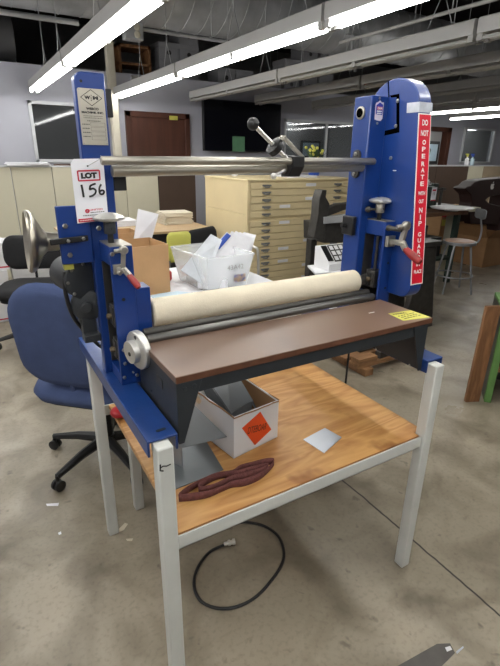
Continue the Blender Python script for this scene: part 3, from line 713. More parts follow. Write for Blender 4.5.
cp = smooth_path([P('y', 1.33, 65, 272), P('y', 1.33, 66, 295), P('y', 1.35, 74, 318), P('y', 1.38, 87, 333), P('y', 1.42, 100, 346), P('y', 1.45, 110, 350)], 6)
part(MB().tube(cp, .006, 8), 'motor_cable', CORD, 0, mt)

# lot tag hanging on the column ------------------------------------------
TY = 1.283
tl = [P('y', TY, *q) for q in ((73.5, 159), (99, 158.5), (103.5, 162.5), (108.5, 220), (77.5, 223.5), (70.5, 163.5))]
LT = tag(MB().prism([(p.x, p.z) for p in tl], TY, TY + .0006).build('lot_tag', TAG, org=(tl[0].x + .045, TY, tl[4].z)), 'white auction lot tag reading LOT 156 hanging on the left blue column', 'tag')
o = V(tl[5]); ux = (V(tl[2]) - V(tl[5])).normalized(); uz = (V(tl[4]) - V(tl[5])); H_ = uz.length; uz = -uz.normalized(); W_ = (V(tl[2]) - V(tl[5])).length
def tg(u, v): return o + ux * (u * W_) - uz * (v * H_) + V((0, -.0006, 0))
un = V((0, -1, 0))
def frame(mb, u0, u1, v0, v1, w):
    for a, b in (((u0, v0), (u1, v0)), ((u1, v0), (u1, v1)), ((u1, v1), (u0, v1)), ((u0, v1), (u0, v0))): mb.rod(tg(*a), tg(*b), .0004, w)
t = MB(); frame(t, .18, .84, .125, .285, .0035); 
t.quad(tg(.04, .985), tg(.98, .985), tg(.98, .925), tg(.04, .925), .0005)
t.tube([tg(.345 + .055 * math.cos(a), .8 + .028 * math.sin(a)) for a in [2 * PI * k / 18 for k in range(18)]], .0016, 4, True)
t.text('N', tg(.345, .8), ux, uz, .005, .005, bold=.03)
t.text('UNITED', tg(.63, .785), ux, uz, .034, .0045, bold=.02)
t.build('red_print', INKR, LT)
t = MB().text('LOT', tg(.51, .205), ux, uz, .04, .0145, bold=.075)
for pts, k in (([(.25, .35), (.265, .43), (.28, .56)], .003), ([(.69, .345), (.53, .375), (.50, .42), (.49, .435), (.60, .425), (.67, .46), (.64, .51), (.55, .545), (.45, .555)], .0026), ([(.86, .36), (.80, .41), (.78, .47), (.80, .52), (.88, .53), (.93, .50), (.92, .47), (.85, .465), (.79, .49)], .0026)):
    t.tube(smooth_path([tg(*q) for q in pts], 5), k, 5)
t.lathe([(.0022, 0), (.0022, .0004)], tg(.5, .05), un, 10)
t.build('black_print', INK, LT)
t = MB()
for v in (.83, .875):
    u = .2 if v > .85 else .44
    while u < .85:
        w = random.uniform(.02, .06); t.rod(tg(u, v), tg(u + w, v), .0004, .0022); u += w + .012
t.build('small_print', INKG, LT)
t = MB(); u = .08
while u < .93:
    w = random.uniform(.02, .05); t.rod(tg(u, .955) + un * .0006, tg(u + w, .955) + un * .0006, .0004, .0025); u += w + .012
t.build('white_print', WHITE, LT)
MB().tube([tg(.5, .05), V((.30, 1.2, 1.49)), V((.305, 1.243, 1.494))], .0006, 5).build('tie_wire', BOLT, LT)

# ------------------------------------------------------------------ things on the plywood shelf
S = .5995
B = thing('parts_box', 'open white carton with orange diamond card on the plywood shelf', 'box', (.67, 1.19, S))
A0, A1, A2, A3 = V((.590, 1.075, S)), V((.778, 1.108, S)), V((.752, 1.36, S)), V((.548, 1.33, S))
hz = V((0, 0, .148))
w = MB(); th = .004; cen = (A0 + A1 + A2 + A3) / 4
def wall(a, b, h0, h1, mb, t=.004):
    nn = (cen - (a + b) / 2); nn.z = 0; d = (b - a).normalized(); nn = (nn - d * nn.dot(d)).normalized() * t
    vs = [a, b, b + V((0, 0, h1)), a + V((0, 0, h0))]; vs += [v + nn for v in vs]
    mb.add(vs, [(0, 1, 2, 3), (7, 6, 5, 4), (0, 4, 5, 1), (1, 5, 6, 2), (2, 6, 7, 3), (3, 7, 4, 0)])
wall(A0, A1, .150, .143, w); wall(A1, A2, .143, .15, w); wall(A2, A3, .15, .16, w); wall(A3, A0, .16, .15, w)
w.prism([(p.x, p.y) for p in (A0, A1, A2, A3)], S, S + .004, 'z')
w.build('carton', WCARD, B)
w = MB()
for a, b, h0, h1 in ((A0, A1, .150, .143), (A1, A2, .143, .15), (A2, A3, .15, .16), (A3, A0, .16, .15)):
    pts = []
    for k in range(9):
        p = a.lerp(b, k / 8) + V((0, 0, h0 + (h1 - h0) * k / 8 - .001 + random.uniform(-.003, .003))); pts.append(p + (cen - p).normalized() * .002 * 0 + V((0, 0, 0)))
    w.tube(pts, .0028, 5)
a, b = A1.lerp(A1, 0), A2
i1 = (cen - (A1 + A2) / 2).normalized() * .0055; i2 = (cen - (A2 + A3) / 2).normalized() * .0055
w.quad(A1 + i1 + V((0, 0, .006)), A2 + i1 + V((0, 0, .006)), A2 + i1 + V((0, 0, .147)), A1 + i1 + V((0, 0, .139)), .001)
w.quad(A2 + i2 + V((0, 0, .006)), A3 + i2 + V((0, 0, .006)), A3 + i2 + V((0, 0, .155)), A2 + i2 + V((0, 0, .147)), .001)
w.build('raw_card_edge', CARDD, B)
fx = (A1 - A0).normalized(); fz = V((0, 0, 1)); fn = fx.cross(fz)
def fpt(u, v): return A0 + (A1 - A0) * u + V((0, 0, v)) + fn * .0012
def fpx(px, py):   # point of the carton's front face seen at a pixel
    u, w_ = (px - 250) / FPX, (py - 333) / FPX
    d_ = V([R[i][0] * u + R[i][1] * w_ + R[i][2] for i in range(3)])
    return EYE + d_ * ((A0 - EYE).dot(fn) / d_.dot(fn)) + fn * .0012
dc = [fpx(*q) for q in ((241.7, 428), (254.5, 445), (271, 429.2), (260, 411.5))]
oc = MB().quad(*dc, .0008).build('diamond_card', ORANGE, B)
e = (fpx(267, 425.5) - fpx(246, 431)).normalized()
MB().text('DTEBOAR', fpx(257, 428) + fn * .001, e, fn.cross(e), .082, .024, bold=.0).build('handwriting', INK, oc)
# chute lying in the box
ch = thing('steel_chute', 'grey bent steel chute with a slot sticking out of the white carton', 'metal part', (.64, 1.24, S + .02))
c0, c1, c2, c3 = V((.605, 1.125, S + .135)), V((.712, 1.17, S + .13)), V((.70, 1.345, S + .235)), V((.585, 1.33, S + .225))
q = MB().quad(c0, c1, c2, c3, .003)
q.quad(c1, c1 - V((-.025, 0, .06)), c2 - V((-.025, 0, .07)), c2, .003).quad(c3, c3 - V((.01, 0, .07)), c0 - V((.0, -.0, .05)), c0, .003)
q.quad(c0 - V((0, 0, .0)), c0 - V((0, -.02, .1)), c1 - V((.0, -.02, .1)), c1, .003)
q = q.build('body', SHEET, ch, smooth=False)
cc = lambda u, v: (c0.lerp(c1, u)).lerp(c3.lerp(c2, u), v)
nn = (c1 - c0).cross(c3 - c0).normalized() * .0034
MB().rod(cc(.28, .52) + nn, cc(.75, .55) + nn, .012, .001).build('slot', CARDD, q)
h = tag(MB().lathe([(.012, 0), (.03, .006), (.032, .03), (.02, .034)], (.578, 1.285, S + .118), (.2, -.6, .8)).cyl((.578, 1.285, S + .02), (.578, 1.285, S + .12), .012).build('metal_fitting', CHROME, org=(.578, 1.285, S + .02)), 'shiny round metal fitting in the carton left of the grey chute', 'metal part')
g = tag(MB().quad((.374, 1.03, S + .0003), (.535, 1.04, S + .0003), (.555, 1.205, S + .0003), (.405, 1.215, S + .0003), .002).build('sheet_metal_plate', SHEET, org=(.46, 1.12, S)), 'dark grey metal sheet lying flat on the shelf behind the sanding belt', 'metal sheet', None)
fa_, fb_, fc_ = P('z', .672, 182, 448), P('z', .672, 227, 437), P('z', .735, 194, 405)
fd_ = fa_ + (fc_ - fb_)
q = MB().quad(fa_, fb_, fc_, fd_, .002)
q.quad(fd_, V((fd_.x, fd_.y, S + .003)), V((fa_.x, fa_.y, S + .003)), fa_, .002)
g = tag(q.build('folded_sheet_metal', M('mid_grey_sheet', '#8c9093', .45, .4, .06, 5), org=(.46, 1.15, S)), 'folded grey sheet metal piece leaning on the left side of the carton', 'metal sheet')
g = tag(MB().quad((.858, .955, S + .0003), (.968, .995, S + .0003), (.955, 1.07, S + .0003), (.845, 1.05, S + .0003), .0015).build('sheet_metal_plate', SHEET2, org=(.9, 1.01, S)), 'small bright square metal plate on the plywood right of the carton', 'metal sheet')
F = lambda px, py, z=.006: P('z', z, px, py)
# sanding belt: a loop standing on its edge, pinched to a figure of eight
bpx = [(179, 502), (192, 501), (208, 498), (222, 492), (232, 488), (244, 486.5), (258, 481), (268, 473), (274, 465), (268, 465), (255, 468), (240, 471), (232, 476), (216, 480), (203, 487), (199, 493), (214, 490), (232, 483), (246, 480), (262, 474), (268, 469), (256, 472), (236, 478), (222, 478.5), (205, 483), (188, 493)]
pp = smooth_path([F(*q, S) for q in bpx] + [F(*bpx[0], S)], 5)[:-1]
q = MB(); n = len(pp); vs = []; fs = []
for i, p in enumerate(pp):
    lean = .004 * math.sin(i * .3)
    vs += [(p.x, p.y, S + .0005), (p.x, p.y + lean + .002, S + .023)]
for i in range(n):
    j = (i + 1) % n; fs.append((2 * i, 2 * j, 2 * j + 1, 2 * i + 1))
q.add(vs, fs)
sb = q.build('sanding_belt', BELT, org=(.52, .98, S))
sd = sb.modifiers.new('s', 'SOLIDIFY'); sd.thickness = .0014
tag(sb, 'dark red sanding belt loop standing on the front of the plywood shelf', 'sanding belt')
q = tag(MB().sphere((.345, 1.50, S + .02), .03, (1, 1.1, .65)).build('red_pouch', PINK, org=(.345, 1.5, S)), 'small red pouch at the left edge of the shelf under the blue channel', 'pouch')

# ------------------------------------------------------------------ cords and floor litter
hx_ = P('y', 1.72, 349, 352).x
pts = [V((1.27, 1.645, .85)), V((hx_ - .03, 1.70, .855)), V((hx_, 1.72, .80)), V((hx_, 1.72, .5)), V((hx_ - .02, 1.72, .1)), V((hx_ - .14, 1.70, .007)), V((1.05, 1.6, .007)), V((.86, 1.48, .006))] + [F(*q) for q in ((226, 523), (245, 522), (264, 526), (278, 536), (284, 552), (281, 566), (270, 582), (258, 595), (244, 604), (228, 608.5), (212, 607), (200, 600), (194.5, 588), (195, 575), (201, 562), (211, 551), (224, 545))]
PC = thing('power_cord', 'black power cord looping on the concrete under the table to a plug', 'cord', (.7, 1.2, 0))
MB().tube(smooth_path(pts, 5), .0058, 8).build('cable', CORD, PC)
a, b = F(224, 545, .008), F(239, 541.5, .010)
dd = (b - a).normalized()
MB().lathe([(.006, 0), (.008, .004), (.008, .016), (.012, .017), (.012, .026), (.009, .027), (.009, .036), (.0125, .037), (.0125, .046)], a + V((0, 0, .005)), dd, 16).build('plug', CHROME, PC)
def scrap(name, cs, mat, label, cat, t=.0012):
    c = [F(px, py, .0006) for px, py in cs]
    return tag(MB().prism([(p.x, p.y) for p in c], .0005, .0005 + t, 'z').build(name, mat, org=(c[0].x, c[0].y, 0)), label, cat)
scrap('paper_scrap', [(112, 531), (118, 530), (125, 523), (128, 524), (124, 530), (113, 535)], PAPER2, 'torn cream paper scrap at the foot of the back left table leg', 'paper scrap')
scrap('paper_scrap', [(126, 539), (133, 538.5), (132, 541), (127, 541)], PAPER2, 'tiny paper scrap on the concrete right of the torn scrap', 'paper scrap')
scrap('paper_scrap', [(46, 504), (59, 503), (58, 506), (47, 506)], PAPER, 'thin white paper strip on the floor below the chair caster', 'paper scrap')
scrap('paper_scrap', [(58, 533), (61, 531.5), (61.5, 534), (59, 535)], PAPER, 'tiny white speck of paper on the bare floor at left', 'paper scrap')
scrap('floor_tape', [(396, 667), (437, 644), (450, 643.5), (455, 653), (434, 674)], M('grey_tape', '#57534f', .5, 0, .12, 20), 'dark grey tape strip stuck on the floor at lower right', 'floor tape')
scrap('paper_scrap', [(445, 648), (450, 646.5), (452, 650), (447, 652)], PAPER, 'small white paper square on the dark floor tape', 'paper scrap', .003)
scrap('paper_scrap', [(456, 652), (463, 646.5), (463.5, 648), (457, 654)], TAPE, 'silvery crumpled strip beside the dark floor tape', 'paper scrap', .003)

# ------------------------------------------------------------------ chairs
def rrect(w, h, r, n=6):
    return arc(w / 2 - r, h / 2 - r, r, 0, 90, n) + arc(-w / 2 + r, h / 2 - r, r, 90, 180, n) + arc(-w / 2 + r, -h / 2 + r, r, 180, 270, n) + arc(w / 2 - r, -h / 2 + r, r, 270, 360, n)
def cushion(w, h, r, th, puff, X, curve=0):
    """padded slab: rounded outline, crowned faces"""
    q = MB(); rings = [(.0, 1.0, th), (.45, 1, th * .97), (.8, 1, th * .85), (.94, 1, th * .6), (1, 1, 0), (.94, -1, th * .6), (.8, -1, th * .85), (.45, -1, th * .97)]
    base = rrect(w, h, r, 6); n = len(base); vs = []; fs = []
    lst = [(k, s, t) for k, s, t in rings[1:]]
    for k, s, t in lst:
        for u, v in base:
            uu, vv = u * k, v * k
            vs.append((uu, vv, s * t / 2 * (1 if k == 1 else 1) + curve * (uu / w * 2) ** 2))
    for j in range(len(lst) - 1):
        for i in range(n): fs.append((j * n + i, j * n + (i + 1) % n, (j + 1) * n + (i + 1) % n, (j + 1) * n + i))
    fs.append(tuple(range(n))); fs.append(tuple(reversed(range((len(lst) - 1) * n, len(lst) * n))))
    q.add(vs, fs, X); return q
def office_chair(label, fab, loc, rot, bw=.46, bh=.5, br=.14, arms=False, group=None, a0=0, bz=.785):
    c = thing('office_chair', label, 'chair', (0, 0, 0), group, True)   # faces +Y
    X = Matrix.Translation((0, -.01, .465))
    cushion(.5, .48, .13, .11, 0, X, 0).build('seat', fab, c, ang=60)
    MB().prism(rrect(.42, .4, .1), .402, .418, 'z').build('seat_pan', BLACK, c, bevel=.004)
    Xb = Matrix.Translation((0, -.235, bz)) @ Matrix.Rotation(math.radians(90 + 8), 4, 'X')
    b = cushion(bw, bh, br, .075, 0, Xb, .035).build('backrest', fab, c, ang=60)
    MB().tube(smooth_path([(0, -.05, .4), (0, -.17, .41), (0, -.21, .46), (0, -.228, .62)], 5), .011, 8).build('back_bar', fab, c)
    MB().cyl((0, 0, .1), (0, 0, .40), .026).cyl((0, 0, .12), (0, 0, .26), .038).build('gas_post', BLACK, c)
    base = MB().cyl((0, 0, .075), (0, 0, .14), .045)
    for k in range(5):
        a = a0 + 2 * PI * k / 5
        e = V((math.cos(a), math.sin(a), 0))
        base.tube([e * .02 + V((0, 0, .115)), e * .16 + V((0, 0, .105)), e * .31 + V((0, 0, .075))], [.028, .022, .015], 8)
    base.build('star_base', BLACK, c)
    for k in range(5):
        a = a0 + 2 * PI * k / 5; e = V((math.cos(a), math.sin(a), 0)) * .31; t = V((-math.sin(a), math.cos(a), 0))
        q = MB()
        for s in (-1, 1): q.lathe([(.02, 0), (.027, .003), (.027, .016), (.02, .019)], e + V((0, 0, .027)) + t * (s * .004), t * s, 16)
        q.cyl(e + V((0, 0, .03)), e + V((0, 0, .08)), .009).build('caster', BLACK, c)
    if arms:
        for s in (-1, 1):
            MB().tube(smooth_path([(s * .2, .0, .41), (s * .28, 0, .42), (s * .29, 0, .6), (s * .285, -.1, .64), (s * .285, .12, .64)], 4), .016, 8).build('armrest', BLACK, c)
    c.location = loc; c.rotation_euler = (0, 0, rot)
    return c
office_chair('blue fabric swivel chair with black star base left of the press', BFAB, (.415, 2.14, 0), math.radians(-43), bw=.42, bh=.50, br=.15, a0=math.radians(252), bz=.765)
office_chair('black swivel chair far back at left beside the white boxes', BKFAB, (.33, 4.0, 0), math.radians(160), bw=.5, bh=.28, br=.1, a0=math.radians(20), bz=.72)

# ------------------------------------------------------------------ left clutter: white table
WT = thing('packing_table', 'white packing table behind the press covered with papers and boxes', 'table', (1.05, 2.35, 0))
MB().box(.44, 1.58, 1.665, 3.0, .735, .76).build('table_top', WTABLE, WT, bevel=.003)
for lx, ly in ((.427, 1.672), (1.235, 1.70), (.45, 2.94), (1.235, 2.94)): MB().box(lx - .02 + .01, lx + .03, ly - .0, ly + .04, 0, .735).build('leg', LEG, WT, bevel=.003)
def carton(label, x0, x1, y0, y1, z0, z1, mat=CARD, rot=0, flaps=(), open_=True, group=None, name='cardboard_box'):
    cx, cy = (x0 + x1) / 2, (y0 + y1) / 2; w, d_ = (x1 - x0) / 2, (y1 - y0) / 2
    b = thing(name, label, 'box', (0, 0, 0), group, True); t = .005; h = z1 - z0
    q = MB().box(-w, w, -d_, -d_ + t, 0, h).box(-w, w, d_ - t, d_, 0, h).box(-w, -w + t, -d_ + t, d_ - t, 0, h).box(w - t, w, -d_ + t, d_ - t, 0, h).box(-w + t, w - t, -d_ + t, d_ - t, 0, t)
    if not open_: q.box(-w, w, -d_, d_, h, h + t)
    q.build('body', mat, b)
    for s, ang, L in flaps:
        a = math.radians(ang)
        f = MB()
        if s == 'f': f.quad((-w, -d_, h), (w, -d_, h), (w, -d_ - L * math.cos(a), h + L * math.sin(a)), (-w, -d_ - L * math.cos(a), h + L * math.sin(a)), .004)
        if s == 'b': f.quad((w, d_, h), (-w, d_, h), (-w, d_ + L * math.cos(a), h + L * math.sin(a)), (w, d_ + L * math.cos(a), h + L * math.sin(a)), .004)
        if s == 'l': f.quad((-w, d_, h), (-w, -d_, h), (-w - L * math.cos(a), -d_, h + L * math.sin(a)), (-w - L * math.cos(a), d_, h + L * math.sin(a)), .004)
        if s == 'r': f.quad((w, -d_, h), (w, d_, h), (w + L * math.cos(a), d_, h + L * math.sin(a)), (w + L * math.cos(a), -d_, h + L * math.sin(a)), .004)
        f.build('flap', mat, b)
    b.location = (cx, cy, z0); b.rotation_euler = (0, 0, rot)
    return b
carton('open cardboard box on the white table right of the left column', .66, .91, 2.42, 2.68, .762, 1.035, rot=math.radians(4))
carton('smaller cardboard box behind the open one on the white table', .66, .86, 2.74, 2.93, .762, 1.06)
# bubble mailer standing in the rear box
def slab(name, label, cat, pts, t, mat, group=None):
    q = MB().quad(*pts, t); c = V(pts[0]); lo = min(V(p).z for p in pts)
    return tag(q.build(name, mat, org=(c.x, c.y, lo)), label, cat, group)
y_ = 2.72
slab('bubble_mailer', 'crumpled white mailer standing between the two cardboard boxes', 'envelope', [P('y', y_, 133, 243), P('y', y_, 150, 243), P('y', y_ - .02, 158, 214), P('y', y_ + .02, 138, 209)], .012, PAPER)
# bin
bi = thing('storage_bin', 'clear plastic bin full of envelopes on the white table', 'bin', (1.2, 2.46, .762))
N_, L_, R_ = V((1.075, 2.262, .965)), V((1.035, 2.69, .965)), V((1.385, 2.285, .965))
K_ = L_ + R_ - N_
cb = (N_ + K_) / 2
q = MB()
cors = [N_, R_, K_, L_]; low = [V((cb.x + (c.x - cb.x) * .8, cb.y + (c.y - cb.y) * .8, .763)) for c in cors]
for i in range(4):
    j = (i + 1) % 4; q.quad(low[i], low[j], cors[j], cors[i], .003)
q.quad(low[3], low[2], low[1], low[0], .003)
q.build('tub', PLASTIC, bi, smooth=False)
MB().tube([c + V((0, 0, .0)) for c in cors], .007, 6, True).build('rim', PLASTIC, bi)
e = (R_ - N_).normalized(); fn2 = e.cross((N_ - low[0]).normalized()).normalized()
if fn2.y > 0: fn2 = -fn2
lp = low[0].lerp(low[1], .78).lerp(N_.lerp(R_, .78), .32) + fn2 * .006
uu = (N_ - low[0]).normalized()
lb_ = MB().quad(lp - e * .04 - uu * .025, lp + e * .04 - uu * .025, lp + e * .04 + uu * .025, lp - e * .04 + uu * .025, .001).build('sticker', M('bin_sticker', '#4a5f9a', .5, hex2='#c8a66a', scale=30), bi)
lp = low[0].lerp(low[1], .62).lerp(N_.lerp(R_, .62), .68) + fn2 * .006
MB().text('43A42', lp, e, uu, .11, .03).build('marking', INKG, bi)
# envelopes leaning in the bin, fanned from left to right
names = ['first', 'second', 'third', 'fourth', 'fifth', 'last']
quads = [[(181, 270), (204, 285), (222, 240), (211, 234)], [(199, 262), (224, 285), (250, 247), (227, 232)], [(208, 262), (228, 285), (252, 243), (232, 231)], [(216, 260), (234, 284), (253, 240), (236, 231)], [(224, 260), (240, 282), (255, 238), (240, 232)], [(230, 258), (244, 278), (256, 235), (244, 232)]]
for k, qd in enumerate(quads):
    ys = (2.40 + .028 * k, 2.36 + .028 * k, 2.47 + .028 * k, 2.51 + .028 * k)
    pts_ = [P('y', yy, *q) for yy, q in zip(ys, qd)]
    slab('envelope', ('pale grey plastic mailer leaning at the front left of the clear bin' if k == 0 else 'white envelope in the clear bin, %s of the fan from the front' % names[k]), 'envelope', pts_, -.006, M('grey_mailer', '#bfc3c8', .5, 0, .08, 20) if k == 0 else PAPER, 'envelopes in the clear bin')
    if k == 1:
        ob = [o for o in COL.objects if o.name.startswith('envelope')][-1]
        a, b, c, d = pts_
        f_ = lambda u, v: a.lerp(b, u).lerp(d.lerp(c, u), v) + (b - a).cross(d - a).normalized() * .002
        MB().quad(f_(.02, .52), f_(.2, .52), f_(.2, .97), f_(.02, .97), .001).build('blue_label', INKB, ob)
for k_, (x_, y__, w__, d__, lb_) in enumerate(((1.19, 2.40, .17, .17, 'white paper bundle at the bottom of the clear bin, front'), (1.21, 2.57, .2, .2, 'white paper bundle at the bottom of the clear bin, rear'))):
    stk_ = MB().obox((x_, y__, .80), (w__, d__, .06), (0, 0, math.radians(-40 + 45 * k_ * 0)))
    tag(stk_.build('paper_bundle', PAPER, org=(x_, y__, .77), bevel=.004), lb_, 'papers')
# papers in front of the bin
def crumple(name, label, cx, cy, z, w, d_, h, mat, rot=0, group=None):
    n = 9; vs = []; fs = []
    rnd = random.Random(int(cx * 1000))
    for j in range(n):
        for i in range(n):
            u, v = i / (n - 1) - .5, j / (n - 1) - .5
            zz = h * max(0, 1 - 2.2 * max(abs(u), abs(v))) ** .6 if max(abs(u), abs(v)) < .45 else 0
            X_ = u * w + rnd.uniform(-1, 1) * w * .03; Y_ = v * d_ + rnd.uniform(-1, 1) * d_ * .03
            vs.append((cx + X_ * math.cos(rot) - Y_ * math.sin(rot), cy + X_ * math.sin(rot) + Y_ * math.cos(rot), z + zz * rnd.uniform(.5, 1)))
    for j in range(n - 1):
        for i in range(n - 1): fs.append((j * n + i, j * n + i + 1, (j + 1) * n + i + 1, (j + 1) * n + i))
    o = MB().add(vs, fs).build(name, mat, org=(cx, cy, z), smooth=False)
    s = o.modifiers.new('s', 'SOLIDIFY'); s.thickness = .002; s.offset = 1
    return tag(o, label, 'paper', group)
crumple('crumpled_paper', 'crumpled white paper in front of the clear bin', 1.34, 2.2, .762, .2, .13, .05, PAPER, .3)
crumple('paper_sheet', 'pale blue sheet of paper on the white table beside the cardboard box', .9, 2.36, .762, .2, .14, .004, PAPERB, .2)
crumple('paper_sheet', 'white sheet of paper lying left of the clear bin', 1.0, 2.5, .762, .17, .24, .006, PAPER, -.3)
tag(MB().lathe([(.02, 0), (.026, .01), (.026, .05), (.018, .06)], (1.0, 2.68, .762)).build('red_cup', PINK, org=(1.0, 2.68, .762)), 'small red cup between the cardboard box and the clear bin', 'cup')

# desk with papers behind
D_ = thing('office_desk', 'wood-topped desk piled with papers before the cream partition', 'desk', (1.6, 4.9, 0))
MB().box(.75, 2.25, 4.55, 5.35, .735, .76).build('desk_top', DESKW, D_, bevel=.004)
MB().box(.8, 2.2, 4.6, 4.63, .2, .735).box(.8, .83, 4.63, 5.3, 0, .735).box(2.17, 2.2, 4.63, 5.3, 0, .735).build('desk_panel', BLACK, D_)
def stack(label, x, y, z, w, d_, n, dz, group, mat=PAPER2, name='paper_stack'):
    q = MB()
    for k in range(n):
        q.obox((x + random.uniform(-.01, .01), y + random.uniform(-.01, .01), z + dz * (k + .5)), (w * random.uniform(.93, 1), d_ * random.uniform(.93, 1), dz * .93), (0, 0, random.uniform(-.12, .12)))
    return tag(q.build(name, mat, org=(x, y, z)), label, 'papers', group)
stack('uneven pile of papers on the desk below the brown panel', 2.02, 5.1, .7605, .34, .3, 9, .014, 'paper piles on the desk')
stack('pile of papers on the desk seen left of the blue column', .95, 5.1, .7605, .3, .3, 10, .016, 'paper piles on the desk')
stack('low pile of papers behind the left hand knob', 1.42, 5.2, .7605, .3, .3, 5, .012, 'paper piles on the desk', PAPER)
# chairs near the desk
yc = thing('plastic_chair', 'yellow green plastic chair back behind the clear bin', 'chair', (0, 0, 0), None, True)
cushion(.2, .24, .04, .03, 0, Matrix.Translation((0, 0, .82)) @ Matrix.Rotation(math.radians(95), 4, 'X'), .01).build('backrest', YCHAIR, yc, ang=60)
cushion(.36, .36, .06, .03, 0, Matrix.Translation((0, .2, .45))).build('seat', YCHAIR, yc, ang=60)
for sx in (-1, 1):
    for yy in (.05, .36): MB().tube([(sx * .14, .2 + (yy - .2) * .6, .44), (sx * .17, yy, 0)], .011, 8).build('leg', GREYM, yc)
MB().tube([(-.08, .03, .44), (-.08, 0, .72)], .01, 8).tube([(.08, .03, .44), (.08, 0, .72)], .01, 8).build('back_post', GREYM, yc)
yc.location = (1.37, 3.4, 0)
mc_ = thing('chrome_chair', 'chrome armchair with dark seat between the bin and the flat file', 'chair', (0, 0, 0), None, True)
cushion(.46, .46, .06, .06, 0, Matrix.Translation((0, 0, .45))).build('seat', BKFAB, mc_, ang=60)
cushion(.44, .3, .06, .05, 0, Matrix.Translation((0, .22, .72)) @ Matrix.Rotation(math.radians(84), 4, 'X')).build('backrest', BKFAB, mc_, ang=60)
for s in (-1, 1):
    MB().tube(smooth_path([(s * .26, -.22, .0), (s * .26, -.22, .6), (s * .26, -.16, .7), (s * .26, .1, .71), (s * .26, .22, .66), (s * .26, .25, .3), (s * .26, .26, 0)], 6), .013, 8).build('arm_frame', CHROME, mc_)
mc_.location = (1.93, 3.72, .0); mc_.rotation_euler = (0, 0, .5)
m2 = dup(mc_, (.98, 3.9, .06), 1.1, 'chrome armchair mostly hidden behind the left column')
m2.location.z = 0
# white copy-paper boxes at far left
first = None
for k, (x, y, z) in enumerate(((-.08, 4.85, 0), (-.09, 4.86, .242), (-.06, 4.88, .484), (.41, 4.95, 0), (.42, 4.94, .242), (.41, 4.93, .484))):
    lb = ['bottom', 'middle', 'top'][k % 3] + ' white box with red stripe in the stack ' + ('at the left picture edge' if k < 3 else 'behind the black chair')
    if first is None:
        first = thing('paper_box', lb, 'box', (x, y, z), 'white paper boxes stacked at the left', True)
        MB().box(-.16, .3, -.14, .14, 0, .17).build('body', WCARD, first, bevel=.003)
        MB().box(-.163, .303, -.143, .143, .16, .24).build('lid', WCARD, first, bevel=.003)
        MB().box(-.16, .3, -.1415, -.14, .02, .032).box(.3, .3015, -.14, .14, .02, .032).build('red_stripe', INKR, first)
    else: dup(first, (x, y, z), 0, lb)
crumple('paper_sheet', 'large white sheets slumped on top of the left boxes', .1, 4.86, .726, .34, .26, .09, PAPER, .1)

# partitions ---------------------------------------------------------------
first = None
def partition(x0, x1, mat, label, y=6.5, h=1.345):
    o = thing('office_partition', label, 'partition', ((x0 + x1) / 2, y, 0), 'office partition panels')
    MB().box(x0 + .004, x1 - .004, y, y + .05, .0, h - .02).build('panel', mat, o, bevel=.003)
    MB().box(x0, x1, y - .006, y + .056, h - .02, h).build('top_rail', FRAMEW, o)
    return o
edges = [-.4, .06, .52, .98, 1.44, 1.9, 2.36]
for k in range(6):
    partition(edges[k], edges[k + 1], CREAM2, 'cream partition panel, %s of the left row' % ['at the very left edge', 'second from the left', 'third from the left', 'behind the lot tag', 'right of the left column', 'next to the brown panel'][k])
partition(2.36, 2.93, BROWNP, 'dark brown partition panel below the door left of the flat file', h=1.34)
for x0, x1, mt, lb in ((7.2, 8.1, BROWNP, 'brown partition panel behind the green machine'), (8.1, 9.1, BROWNP, 'dark brown partition panel left of the pale one at right'), (9.1, 9.6, CREAM2, 'pale cream partition panel behind the maroon casting'), (9.6, 10.3, TANP, 'tan partition panel at the right picture edge'), (10.3, 11.2, CREAM2, 'cream partition panel just out at the right')):
    partition(x0, x1, mt, lb, 6.45, 1.36)
q = stack('flat papers lying along the top of the cream partition', .72, 6.525, 1.3455, .5, .2, 3, .012, None, PAPER)
tag(MB().obox((1.22, 6.525, 1.353), (.4, .06, .014)).build('wooden_strip', BENCHW, org=(1.22, 6.525, 1.346)), 'thin brown strip lying on the cream partition below the window', 'strip')
for k, (x, c, lb) in enumerate(((9.02, YELLOW, 'yellow-topped spray bottle on the partition before the window'), (9.2, INKB, 'blue-capped clear bottle on the partition before the window'))):
    o = thing('spray_bottle', lb, 'bottle', (x, 6.47, 1.36))
    MB().lathe([(.03, 0), (.04, .01), (.04, .12), (.015, .15), (.015, .17)], (x, 6.47, 1.36), n=16).build('bottle_body', PAPERB if k else PAPER, o)
    MB().lathe([(.02, .165), (.02, .2)], (x, 6.47, 1.36), n=12).box(x - .05, x + .02, 6.455, 6.485, 1.555, 1.585).build('spray_head', c, o)

# ------------------------------------------------------------------ wall screen and office contents
tv = thing('wall_screen', 'large black flat screen mounted on the lilac wall', 'television', (4.25, 7.55, 1.56))
MB().box(3.52, 5.03, 7.44, 7.5, 1.555, 2.33).build('bezel', BLACK, tv, bevel=.006)
MB().box(3.535, 5.015, 7.436, 7.441, 1.57, 2.315).build('screen', TVB, tv)
MB().box(4.1, 4.45, 7.5, 7.6, 1.8, 2.1).build('wall_mount', DARKST, tv)
tag(MB().box(4.05, 4.29, 7.431, 7.4355, 1.55, 1.79).build('green_folder', M('green_card', '#5f8f6c', .6), org=(4.17, 7.43, 1.55)), 'green card sheet taped on the black screen', 'card')
pic = thing('framed_picture', 'framed picture seen through the office window', 'picture', (7.6, 9.9, 1.6))
MB().box(7.3, 7.9, 9.88, 9.92, 1.45, 1.85).build('frame', BLACK, pic, bevel=.004)
MB().box(7.35, 7.85, 9.875, 9.881, 1.5, 1.8).build('print', PAPERB, pic)
struct(MB().box(4.7, 8.2, 9.92, 10.0, 0, 2.5).build('wall_office_back', WALLG, smooth=False))
